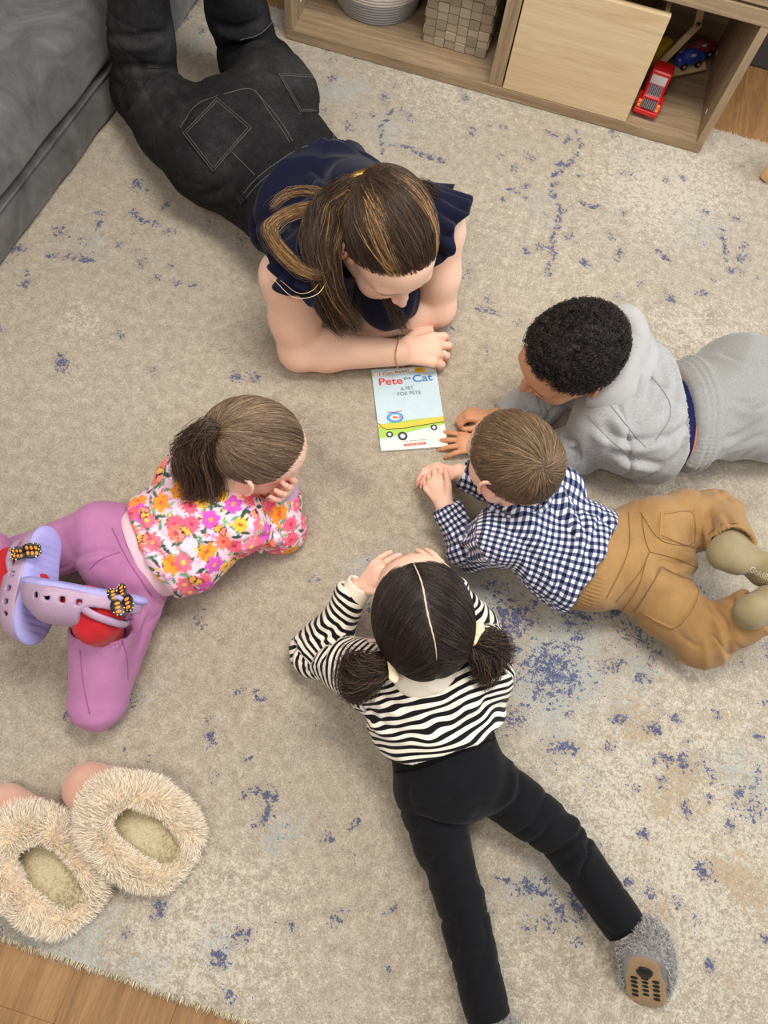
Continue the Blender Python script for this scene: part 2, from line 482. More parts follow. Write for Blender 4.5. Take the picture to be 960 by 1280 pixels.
# ------------------------------------------------------------------ rug
def build_rug():
    x0, x1, y0, y1 = -1.75, 1.35, -.357, 1.996
    nx, ny = 310, 236
    X, Y = np.meshgrid(np.linspace(x0, x1, nx), np.linspace(y0, y1, ny), indexing='ij')
    P = np.stack([X, Y], -1).reshape(-1, 2)
    def blobs(lst):
        D = np.zeros(len(P))
        for b in lst:
            px, py, r, a = b[:4]
            c = at(px, py)[:2]; e = at(px+(b[4] if len(b) > 4 else 10), py+(b[5] if len(b) > 5 else 0))[:2]-c
            u = e/np.linalg.norm(e); rr = r/620.0*(1.25 if r < 30 else 1.1); el = b[6] if len(b) > 6 else 1.0
            q = P-c; t = q@u; s = q@np.array([-u[1], u[0]])
            D = np.maximum(D, a*np.exp(-(t/(rr*el))**2-(s/rr)**2))
        return D
    blue = blobs([(690, 840, 55, .9), (640, 775, 45, .9), (720, 765, 40, .75), (800, 790, 40, .7, 10, 4, 1.6), (640, 900, 32, .75), (690, 935, 26, .7), (755, 855, 30, .5), (620, 735, 30, .7),
        (590, 705, 22, .5), (470, 700, 26, .55), (480, 745, 20, .45), (430, 690, 16, .4), (740, 980, 22, .5), (850, 1000, 18, .55), (940, 1010, 24, .75), (870, 960, 26, .5), (905, 985, 22, .35), (785, 985, 14, .55), (810, 1075, 22, .35), (865, 1080, 22, .3),
        (690, 1105, 18, .6, 10, -3, 1.8), (640, 1130, 15, .5), (665, 1140, 14, .45), (350, 1045, 18, .5, 6, -8, 1.6), (362, 1030, 9, .55), (440, 1075, 9, .5), (285, 1185, 12, .35), (30, 1145, 14, .45), (190, 1100, 8, .4), (300, 1250, 12, .5),
        (75, 290, 20, .75), (105, 300, 15, .75), (100, 318, 12, .65, 10, 1, 3), (170, 315, 13, .65), (150, 205, 12, .5), (215, 245, 13, .55), (30, 305, 8, .7), (120, 180, 12, .3), (185, 340, 10, .4), (300, 370, 11, .5), (240, 330, 12, .4),
        (724, 175, 11, .62, 2, 10, 1.6), (712, 205, 10, .8, -9, 9, 2.0), (690, 240, 10, .75, -4, 10, 2.0), (698, 275, 9, .85, 1, 10, 2.0), (690, 310, 9, .8, -3, 10, 2.4), (687, 340, 9, .65, 2, 10, 2), (655, 238, 9, .55), (690, 168, 11, .75, 10, 3, 1.8),
        (535, 195, 11, .75, 10, 3, 2.8), (500, 185, 9, .6, 10, 3, 2), (476, 165, 9, .7, 1, 10, 3), (485, 145, 9, .65, -6, 8, 2), (415, 75, 13, .7), (400, 100, 14, .35), (440, 105, 20, .4), (450, 130, 18, .5), (560, 130, 12, .4), (520, 120, 14, .3), (600, 125, 12, .35), (570, 165, 10, .4), (640, 130, 10, .35),
        (610, 375, 17, .65), (585, 345, 12, .6), (600, 390, 9, .7), (570, 380, 12, .5), (790, 210, 15, .5, 10, 2, 1.6), (830, 250, 18, .4), (750, 300, 14, .4), (885, 305, 20, .5), (925, 330, 18, .45), (845, 300, 20, .35), (910, 245, 14, .4), (930, 180, 9, .6, 10, 4, 1.6), (700, 215, 8, .3),
        (610, 445, 8, .5), (595, 480, 9, .4), (395, 910, 13, .55), (370, 905, 11, .45), (455, 955, 11, .55), (440, 900, 10, .45), (200, 875, 12, .5), (165, 875, 12, .6), (185, 905, 8, .4), (60, 495, 6, .4), (145, 505, 10, .35), (130, 380, 8, .35), (270, 440, 8, .35), (945, 560, 9, .3),
        (905, 770, 20, .85), (880, 735, 12, .7), (930, 750, 12, .8), (940, 880, 14, .5), (830, 850, 16, .4), (900, 850, 14, .4), (240, 60, 14, .45), (225, 30, 14, .45), (250, 85, 12, .45), (345, 30, 14, .6), (350, 12, 10, .5)])
    blue = blue*.66
    rgb = np.random.default_rng(77); sp = []
    for (cx, cy, sx, sy, n_) in ((690, 830, 90, 80, 70), (880, 950, 80, 90, 34), (480, 130, 110, 60, 46), (100, 300, 90, 50, 26), (700, 240, 60, 90, 26), (880, 280, 70, 60, 26), (600, 380, 40, 30, 8), (380, 1000, 130, 110, 20), (680, 1120, 60, 30, 14), (450, 730, 40, 50, 12), (190, 890, 60, 30, 8), (230, 45, 30, 40, 10), (200, 1180, 160, 50, 9), (200, 460, 130, 60, 10), (850, 1130, 100, 90, 14)):
        for _ in range(n_): sp.append((cx+rgb.normal()*sx, cy+rgb.normal()*sy, 5.5+6.5*rgb.random(), .46+.18*rgb.random(), rgb.normal()*10, rgb.normal()*10+.1, 1+rgb.random()))
    for line in ([(722, 165), (724, 185), (716, 200), (700, 212), (692, 222), (690, 240), (697, 255), (706, 266), (698, 276), (692, 290), (690, 305), (692, 320), (685, 335), (681, 348)], [(505, 183), (520, 187), (535, 193), (548, 198), (560, 203)], [(478, 190), (476, 172), (478, 156), (486, 143), (496, 134)], [(636, 236), (650, 241), (662, 248)],
                 [(905, 300), (908, 315), (906, 330)], [(822, 312), (832, 318), (842, 326)], [(725, 252), (740, 258), (755, 256)], [(60, 318), (80, 322), (105, 326), (125, 324)], [(598, 385), (612, 390), (628, 396)], [(685, 165), (700, 170)], [(620, 1102), (650, 1108), (672, 1112), (690, 1122)]):
        for (a, b), (c, d) in zip(line[:-1], line[1:]):
            for t in (0, .5): sp.append((a+(c-a)*t+rgb.normal()*1.5, b+(d-b)*t+rgb.normal()*1.5, 5.2, .66+.10*rgb.random(), c-a+.1, d-b, 1.5))
    blue = np.maximum(blue, blobs(sp))
    pale = blobs([(690, 830, 110, .8), (600, 760, 70, .8), (470, 720, 45, .75), (800, 830, 60, .6), (680, 1110, 50, .6), (350, 1040, 38, .6), (60, 1180, 60, .75), (180, 1215, 30, .6), (280, 1185, 30, .7), (110, 300, 60, .5), (700, 260, 70, .45), (560, 330, 50, .5),
        (490, 170, 70, .6), (430, 110, 60, .6), (870, 290, 70, .5), (920, 970, 60, .5), (170, 880, 40, .4), (420, 920, 40, .35), (900, 750, 40, .5), (240, 50, 40, .5), (200, 320, 40, .4), (800, 200, 40, .4), (345, 20, 25, .6)])
    taupe = blobs([(420, 590, 28, .8), (450, 605, 26, .7), (400, 570, 20, .6), (470, 640, 30, .5), (350, 700, 36, .45), (880, 590, 46, .75), (800, 600, 40, .7), (740, 620, 34, .6), (930, 620, 40, .7), (830, 375, 26, .6), (890, 400, 30, .6), (800, 410, 24, .45), (860, 350, 20, .5), (390, 660, 24, .5), (330, 770, 40, .35), (270, 760, 30, .35), (120, 430, 50, .25), (400, 1000, 50, .25), (560, 560, 30, .45)])
    tan = blobs([(800, 900, 60, .7), (860, 1000, 80, .75), (930, 1100, 90, .7), (770, 890, 30, .7), (900, 890, 50, .6), (820, 1130, 70, .5), (640, 1000, 30, .5), (900, 600, 30, .3), (950, 1230, 70, .5), (700, 1250, 60, .3)])
    cream = blobs([(850, 1050, 260, .55), (880, 450, 170, .5), (830, 560, 110, .6), (120, 420, 120, .25), (700, 300, 240, .35), (250, 1180, 130, .5), (620, 1230, 150, .4), (560, 100, 160, .5), (830, 230, 170, .6), (100, 400, 60, .4)])
    z = np.zeros(len(P))
    ex = np.minimum(np.minimum(P[:, 0]-x0, x1-P[:, 0]), np.minimum(P[:, 1]-y0, y1-P[:, 1]))
    z = -.0035*np.exp(-(ex/.006)**2)
    V = np.c_[P, z-.0005]
    i = np.arange((nx-1)*ny).reshape(nx-1, ny)[:, :-1].ravel()
    F = np.stack([i, i+ny, i+ny+1, i+1], 1)
    # skirt down to the floor
    rim = np.r_[np.arange(ny), np.arange(1, nx)*ny+ny-1, (nx-1)*ny+np.arange(ny-2, -1, -1), np.arange(nx-2, 0, -1)*ny]
    o = len(V); V = np.vstack([V, np.c_[V[rim, :2], np.full(len(rim), Z0)]])
    k = np.arange(len(rim)); k2 = (k+1) % len(rim)
    F = np.vstack([F, np.stack([rim[k], rim[k2], o+k2, o+k], 1)[:, ::-1]])
    att = {n: np.r_[a, a[rim]] for n, a in dict(blue=blue, pale=pale, taupe=taupe, tan=tan, cream=cream).items()}
    m = Mat('rug_pile', (180, 168, 146), .95, .1, .2)
    def hc(v, k=3.6): return m.math('ADD', m.math('MULTIPLY', m.math('SUBTRACT', v, .5), k), .5)
    nb = hc(m.noise(9, 5, .65)); nm = hc(m.noise(44, 6, .8)); nf = hc(m.noise(105, 4, .8)); fib = m.noise(560, 2, .7); gr = hc(m.noise(230, 3, .8), 2.6)
    def avg(x, y, w=.5): return m.math('ADD', m.math('MULTIPLY', x, w), m.math('MULTIPLY', y, 1-w))
    def sel(att, k, n, lo, hi): return m.step(m.math('ADD', m.math('MULTIPLY', m.attr(att), k), n), lo, hi)
    base = m.ramp(avg(nm, gr, .45), [(.08, srgb(146, 134, 117)), (.5, srgb(178, 167, 149)), (.92, srgb(210, 201, 184))])
    base = m.mix(m.math('MULTIPLY', sel('cream', .85, avg(nf, avg(nm, gr)), .84, 1.0), .8), base, srgb(216, 208, 192))
    base = m.mix(m.math('MULTIPLY', sel('tan', .70, avg(nm, nb), .92, 1.10), .65), base, srgb(172, 144, 112))
    base = m.mix(m.math('MULTIPLY', sel('taupe', .85, avg(nm, nb, .7), .98, 1.04), .75), base, srgb(146, 133, 120))
    base = m.mix(m.math('MULTIPLY', sel('pale', .85, avg(nf, nb, .6), .85, 1.15), .55), base, srgb(166, 182, 188))
    base = m.mix(m.math('MULTIPLY', sel('blue', .98, avg(avg(nm, nf, .45), gr, .78), .96, 1.03), .93), base, m.ramp(fib, [(.35, srgb(40, 51, 94)), (.65, srgb(78, 92, 140))]))
    base = m.mix(m.math('MULTIPLY', m.step(gr, .80, 1.0), .42), base, srgb(118, 104, 88))
    base = m.mix(m.math('MULTIPLY', m.step(gr, .22, .02), .42), base, srgb(232, 224, 206))
    g2 = hc(m.noise(430, 2, .8), 2.4)
    base = m.mix(m.math('MULTIPLY', m.step(g2, .62, 1.0), .5), base, srgb(112, 100, 86)); base = m.mix(m.math('MULTIPLY', m.step(g2, .38, .0), .45), base, srgb(232, 225, 210))
    m.color(base)
    m.bump(fib, .6, .004); m.bump(gr, .22, .004)
    rug = mesh_obj('area_rug', V, F, m.m, smooth=True, attrs=att)
    tag(rug, 'large beige cut-pile area rug with distressed blue and taupe blotches under everyone', 'rug')
    # pile tips along the cut border
    st = []; col = []
    def edge(p, q, n, nrm):
        for t in R.random(n):
            a = p+(q-p)*t; b = V3(a[0], a[1], -.004-R.random()*.006); tip = b+V3(*nrm, 0)*(.004+.006*R.random())+V3(R.normal()*.002, R.normal()*.002, .002*R.normal())
            st.append(np.array([b-V3(*nrm, 0)*.003, (b+tip)/2+V3(0, 0, .001), tip])); g = .75+.35*R.random(); col.append(V3(*srgb(206, 194, 170)[:3])*g)
    edge(V3(x0+.9, y0, 0), V3(.35, y0, 0), 2600, (0, -1)); edge(V3(-1.2, y1, 0), V3(1.0, y1, 0), 1200, (0, 1))
    hair_obj('edge_pile', st, .0007, M_HAIRM, rug, col)
    return rug
build_rug()

# ------------------------------------------------------------------ anatomy helpers
class Head:
    """local axes: x = the person's right, y = where the face points, z = crown"""
    def __init__(s, c, h, pitch, scale=1.0, roll=0.0):
        h = unit(V3(h[0], h[1], 0)); p = math.radians(pitch); z = V3(0, 0, 1)
        s.y = math.cos(p)*h-math.sin(p)*z; s.z = math.sin(p)*h+math.cos(p)*z; s.x = np.cross(s.y, s.z)
        r = math.radians(roll)
        s.x, s.z = math.cos(r)*s.x+math.sin(r)*s.z, math.cos(r)*s.z-math.sin(r)*s.x
        s.c = np.asarray(c, float); s.s = scale; s.M = np.stack([s.x, s.y, s.z], 1)
    def p(s, x, y, z): return s.c+s.M@(V3(x, y, z)*s.s)
    def loc(s, V): return ((np.asarray(V)-s.c)@s.M)/s.s
def head_field(f, H, child=True, k=.014, lids=True, ears=True):
    S = H.s; p = H.p
    f.ell(p(0, -.010, .022), V3(.072, .091, .082)*S, H.M, k=.01)
    f.ell(p(0, .030, -.028), V3(.060, .058, .068)*S, H.M, k=.03*S)                       # face
    f.ell(p(0, .030, .032), V3(.060, .056, .050)*S, H.M, k=.03*S)                        # forehead
    for sx in (-1, 1):
        f.ell(p(sx*.034, .050, -.042), V3(.030, .030, .032)*S, H.M, k=.02*S)              # cheeks
        f.cap(p(sx*.055, .0, -.055), p(sx*.012, .062, -.086), .018*S, .016*S, k=.025*S)   # jaw
    f.cap(p(0, .062, -.088), p(0, .066, -.084), .016*S, .014*S, k=.02*S)                  # chin
    f.cap(p(-.040, .072, .016), p(.040, .072, .016), .012*S, .012*S, k=.016*S)            # brow
    for sx in (-1, 1):
        f.ell(p(sx*.031, .098, -.006), V3(.017, .011, .010)*S, H.M, k=.012*S, op='s')     # sockets
        f.ell(p(sx*.031, .077, -.007), V3(.0135, .0125, .0115)*S, H.M, k=.004*S)          # lids over the eyes
    f.cap(p(0, .084, .006), p(0, .104, -.028), .0065*S, .0085*S, k=.010*S)                # nose
    for sx in (-1, 1): f.ell(p(sx*.0095, .094, -.031), V3(.0075, .009, .0065)*S, H.M, k=.006*S)
    f.cap(p(-.016, .087, -.054), p(.016, .087, -.054), .006*S, .006*S, k=.006*S)          # lips
    f.cap(p(-.013, .085, -.063), p(.013, .085, -.063), .0065*S, .0065*S, k=.005*S)
    for sx in (-1, 1) if ears else ():                                                     # ears
        c = p(sx*.074, -.010, -.012)
        out = unit(H.M@V3(sx*.80, -.60, .0)); upv = unit(H.M@V3(sx*.05, -.18, 1)); side = np.cross(out, upv)
        Mo = np.stack([out, side, upv], 1)
        n = 13; ring = []
        for i in range(n):
            a = math.radians(-75+285*i/(n-1)); fwd = 1 if side@H.y > 0 else -1                 # from the lobe up the back, over the top, to the front
            ring.append(c+Mo@(V3(.0095-.004*max(0, math.cos(a)), -fwd*.0165*math.cos(a), .003+.029*math.sin(a))*S))
        f.ell(c+out*.002*S, V3(.0055, .0155, .027)*S, Mo, k=.006*S)
        f.ell(c+out*.010*S+upv*.001*S, V3(.0075, .0095, .017)*S, Mo, k=.003*S, op='s')
        f.chain(ring, [.0040*S]*n, k=.002*S)
        f.ell(p(sx*.071, .004, -.032), V3(.006, .007, .009)*S, H.M, k=.006*S)             # lobe side
def head_tint(V, H, T, dark=(120, 70, 60), lip=(190, 95, 90), blush=(232, 140, 120), b=.35):
    L = H.loc(V)
    def g(c, r): return np.exp(-(((L-np.array(c))/np.array(r))**2).sum(1))
    def mixin(w, c):
        nonlocal T
        w = np.clip(w, 0, 1)[:, None]; T = T*(1-w)+np.array(srgb(*c)[:3])*w
    for sx in (-1, 1):
        mixin(b*g((sx*.040, .072, -.042), (.022, .03, .022)), blush)
        mixin(b*1.3*g((sx*.080, -.014, -.008), (.016, .03, .034)), blush)
        lash = np.exp(-((L[:, 2]+.0145+.15*(np.abs(L[:, 0])-.031)**2*400*.02)/.0016)**2)*(np.abs(np.abs(L[:, 0])-.031) < .014)*(L[:, 1] > .07)
        mixin(.9*lash, (46, 30, 26))
        br = np.exp(-((L[:, 2]-.020+.06*(np.abs(L[:, 0])-.03))/.0036)**2)*(np.abs(np.abs(L[:, 0])-.032) < .018)*(L[:, 1] > .05)
        mixin(.6*br, dark)
    mixin(.45*g((0, .105, -.030), (.011, .012, .009)), blush)
    mixin(.85*np.exp(-((L[:, 2]+.058)/.0075)**2-(L[:, 0]/.017)**4)*(L[:, 1] > .078), lip)
    mixin(.8*np.exp(-((L[:, 2]+.0585)/.0012)**2-(L[:, 0]/.018)**4)*(L[:, 1] > .078), (110, 50, 48))
    return T
def hand_field(f, w, d, n, right, L, curl=(15, 20, 15), spread=(9, 2, -4, -10), thumb=(.75, .55, -.15), rel=(.94, 1.04, .97, .78), fat=1.0, per=None, tcurl=18):
    """w wrist, d towards the fingers, n out of the back of the hand; returns finger tips"""
    d = unit(d); n = unit(n-d*(n@d)); t = np.cross(d, n)*(-1 if right else 1)
    k = .045*L; tips = []; joints = []
    f.cap(w-d*.05*L, w+d*.10*L, .115*L*fat, .12*L*fat, k=k, n=n, f=.75)
    f.cap(w+d*.08*L, w+d*.42*L+t*.03*L, .15*L*fat, .175*L*fat, k=k, n=n, f=.55)
    for i in range(4):
        off = (.185, .065, -.06, -.175)[i]*fat
        b = w+d*(.50, .53, .505, .45)[i]*L+t*off*L
        f.cap(w+d*.12*L+t*off*.5*L, b, .07*L*fat, .066*L*fat, k=k)
        a = math.radians(spread[i]); dd = math.cos(a)*d+math.sin(a)*t
        cr = per[i] if per else curl; th = 0; q = b; rr = .060*L*fat; js = [b]
        for jn, ln in enumerate((.215, .145, .105)):
            th += math.radians(cr[jn]); v = math.cos(th)*dd-math.sin(th)*n
            e = q+v*ln*L*rel[i]; r2 = rr*.92 if jn < 2 else rr*.84
            f.cap(q, e, rr, r2, k=.012*L if jn else .03*L); q, rr = e, r2; js.append(e)
        tips.append(q); joints.append(js)
    tv = unit(d*thumb[0]+t*thumb[1]+n*thumb[2])
    b = w+d*.13*L+t*.14*L*fat; m = b+tv*.21*L
    f.cap(b, m, .085*L*fat, .075*L*fat, k=k)
    ax = unit(np.cross(tv, d-tv*(d@tv)+1e-6)); q = m; th = 0; js = [b, m]
    for ln, r1, r2 in ((.16, .068, .062), (.13, .062, .05)):
        th += math.radians(tcurl); v = tv*math.cos(th)+unit(d-tv*(d@tv))*math.sin(th)
        e = q+v*ln*L; f.cap(q, e, r1*L*fat, r2*L*fat, k=.015*L); q = e; js.append(e)
    tips.append(q); joints.append(js)
    return tips, joints
def body_mesh(name, f, res, parent, base, H, tips=(), zmin=None, joints=(), pink=(226, 130, 115), nails=True, mat=None, L=.1, **kw):
    V, F = f.mesh(res, zmin=zmin)
    V = relax(V, F, 1, .35)
    T = np.tile(np.array(srgb(*base)[:3]), (len(V), 1))
    T = head_tint(V, H, T, **kw)
    for t in tips:
        wgt = .30*gauss(V, t, .15*L)[:, None]; T = T*(1-wgt)+np.array(srgb(*pink)[:3])*wgt
    for js in joints:
        for q in js[:-1]:
            wgt = .16*gauss(V, q, .07*L)[:, None]; T = T*(1-wgt)+np.array(srgb(*pink)[:3])*wgt
    o = mesh_obj(name, V, F, mat or M_SKIN, parent, attrs={'tint': T})
    return o, V, F
# ---- hair
def hz(y):
    return np.where(y > 0, -.16+.92*np.clip(y, 0, 1)**1.25, -.16+.42*y)
def hair_mask(U, up=0.0):
    """unit-sphere directions that carry hair"""
    return U[:, 2] > hz(U[:, 1])+up
def scalp_cap(name, H, parent, mat, rad, cen=(0, -.012, .02), thick=.0, up=0.0, n=56, bump=.0015, seed=3):
    u = np.linspace(0, 1, n); v = np.linspace(0, 2*math.pi, 2*n, endpoint=False)
    V = []
    for j in range(n):
        for a in v:
            zl = float(hz(np.array([math.cos(a)]))[0])+up                      # rough hairline for that azimuth
            th1 = math.acos(max(-.95, min(.95, zl)))
            for _ in range(3): th1 = math.acos(max(-.95, min(.95, float(hz(np.array([math.cos(a)*math.sin(th1)]))[0])+up)))
            th = 1e-3+u[j]*(th1+.03)
            d = V3(math.sin(a)*math.sin(th), math.cos(a)*math.sin(th), math.cos(th))
            edge = max(0, (u[j]-.86)/.14)
            V.append(H.p(*(np.array(cen)+d*np.array(rad)*(1-.10*edge**1.5)+0)))
    V = np.array(V)
    F = np.array([(j*2*n+i, j*2*n+(i+1) % (2*n), (j+1)*2*n+(i+1) % (2*n), (j+1)*2*n+i) for j in range(n-1) for i in range(2*n)])
    V += normals(V, F)*(noise3(V*60, seed)*bump)[:, None]*-1
    return mesh_obj(name, V, F[:, ::-1], mat, parent), V, F
def sph(n, rng=R):
    U = rng.normal(size=(n*4, 3)); U /= np.linalg.norm(U, axis=1, keepdims=True); return U
def slerp_path(a, b, n, ease=1.0):
    om = math.acos(max(-1, min(1, float(a@b)))); t = np.linspace(0, 1, n)**ease
    if om < 1e-4: return np.tile(a, (n, 1))
    return (np.sin((1-t)*om)[:, None]*a+np.sin(t*om)[:, None]*b)/math.sin(om)
def pulled_hair(H, rad, cen, target, count, up=0.0, lift=.003, jit=.05, region=None, n=14):
    """strands combed from the scalp over the skull to a tie at unit direction target"""
    U = sph(count*2); U = U[hair_mask(U, up)]
    if region is not None: U = U[region(U)]
    U = U[:count]; out = []
    target = unit(target)
    for a in U:
        b = unit(target+R.normal(size=3)*jit)
        P = slerp_path(a, b, n)
        off = 1+lift/.08*np.sin(np.linspace(0, math.pi, n))*R.random()*1.2
        off = off+.010*R.random()
        side = np.cross(a, b); P = P+side*(np.sin(np.linspace(0, math.pi, n))*R.normal()*.03)[:, None]
        P /= np.linalg.norm(P, axis=1, keepdims=True)
        L = np.array(cen)+P*np.array(rad)*off[:, None]
        out.append((L*H.s)@H.M.T+H.c)
    return out
def lock(pts, radii, count, n=26, curl=0.0, frizz=.0015, twist=0.0, seed=0, taper=True, short=.0):
    """bundle of strands along a guide"""
    rg = np.random.default_rng(seed+100); G = spline(pts, n); rd = np.interp(np.linspace(0, 1, n), np.linspace(0, 1, len(radii)), radii)
    T = np.gradient(G, axis=0); T /= np.linalg.norm(T, axis=1, keepdims=True)
    u = np.cross(T, V3(.2, .3, 1)); u /= np.linalg.norm(u, axis=1, keepdims=True); v = np.cross(T, u)
    out = []
    for _ in range(count):
        r = math.sqrt(rg.random()); a = rg.random()*6.283; tw = a+twist*np.linspace(0, 1, n)+rg.normal()*.25
        ph = rg.random()*6.28
        o = (u*np.cos(tw)[:, None]+v*np.sin(tw)[:, None])*(rd*r)[:, None]
        wv = curl*np.sin(np.linspace(0, 9, n)+ph)[:, None]*u
        m = max(5, int(n*(1-short*rg.random())))
        fz = np.cumsum(rg.normal(size=(n, 3)), 0)*frizz/math.sqrt(n)
        out.append((G+o+wv+fz)[:m])
    return out
def tints(n, cols, wts=None, var=.16):
    c = np.array([srgb(*x)[:3] for x in cols]); i = R.choice(len(cols), n, p=wts)
    return [c[j]*(1+R.normal()*var) for j in i]
def seam_on(name, bvh, pix, parent, mat, rad=.0011, off=.0006, n=40, double=None):
    """raised seam or stitched line laid over a garment through the points seen at these pixels"""
    P = []
    for x, y in spline([(a, b, 0) for a, b in pix], n)[:, :2]:
        q, nn = drop(bvh, x, y, off)
        if q is not None and (not P or np.linalg.norm(q-P[-1]) < .06): P.append(q)
    if len(P) < 3: return None
    return tube(name, P, rad, mat, parent, n=5)
def drape(V, F, paths, w=.0065, depth=.0050):
    """long folds of cloth: a valley with a soft roll on one side, along the courses seen at these pixels"""
    N = normals(V, F); bv = bvh_of(V, F); out = np.zeros(len(V))
    for path in paths:
        P = []
        for x, y in spline([(a, b, 0) for a, b in path], 36)[:, :2]:
            q, _ = drop(bv, x, y)
            if q is not None and (not P or np.linalg.norm(q-P[-1]) < .05): P.append(q)
        if len(P) < 6: continue
        P = np.array(P); lo, hi = P.min(0)-5*w, P.max(0)+5*w
        I = np.nonzero(((V > lo) & (V < hi)).all(1))[0]
        if not len(I): continue
        D = np.linalg.norm(V[I][:, None]-P[None], axis=2); j = D.argmin(1); d = D[np.arange(len(I)), j]
        T = np.gradient(P, axis=0)[j]; T /= np.linalg.norm(T, axis=1, keepdims=True); sd = np.einsum('ij,ij->i', np.cross(T, N[I]), V[I]-P[j])
        fade = np.sin(math.pi*(j+.5)/len(P))**.6
        out[I] += fade*depth*(-np.exp(-(d/w)**2)+.95*np.exp(-((sd-1.9*w)/(1.3*w))**2)*np.exp(-np.maximum(0, d-4*w)/w))
    return V+N*out[:, None]
def patch_on(name, bvh, quad, parent, mat, off=.0022, n=14, thick=.0022, m2=None):
    """a sewn-on patch (pocket, band) draped over a garment; quad = 4 pixel corners"""
    m2 = m2 or n
    a, b, c, d = [np.array(q, float) for q in quad]; V = []; ok = True
    for i in range(n+1):
        for j in range(m2+1):
            s, t = i/n, j/m2
            q = (1-s)*((1-t)*a+t*b)+s*((1-t)*d+t*c)
            p, nn = drop(bvh, q[0], q[1], off)
            if p is None: p = V[-1] if V else CAM
            V.append(p)
    V = np.array(V)
    F = np.array([(i*(m2+1)+j, i*(m2+1)+j+1, (i+1)*(m2+1)+j+1, (i+1)*(m2+1)+j) for i in range(n) for j in range(m2)])
    N = normals(V, F)
    if (N*(CAM-V)).sum() < 0: F = F[:, ::-1]; N = -N
    o = len(V); V2 = np.vstack([V, V-N*thick*1.3])
    rim = [(i*(m2+1)) for i in range(n+1)]+[n*(m2+1)+j for j in range(1, m2+1)]+[i*(m2+1)+m2 for i in range(n-1, -1, -1)]+[j for j in range(m2-1, 0, -1)]
    S = np.array([(rim[k], rim[(k+1) % len(rim)], o+rim[(k+1) % len(rim)], o+rim[k]) for k in range(len(rim))])
    return mesh_obj(name, V2, np.vstack([F, F[:, ::-1]+o, S]), mat, parent), V, N

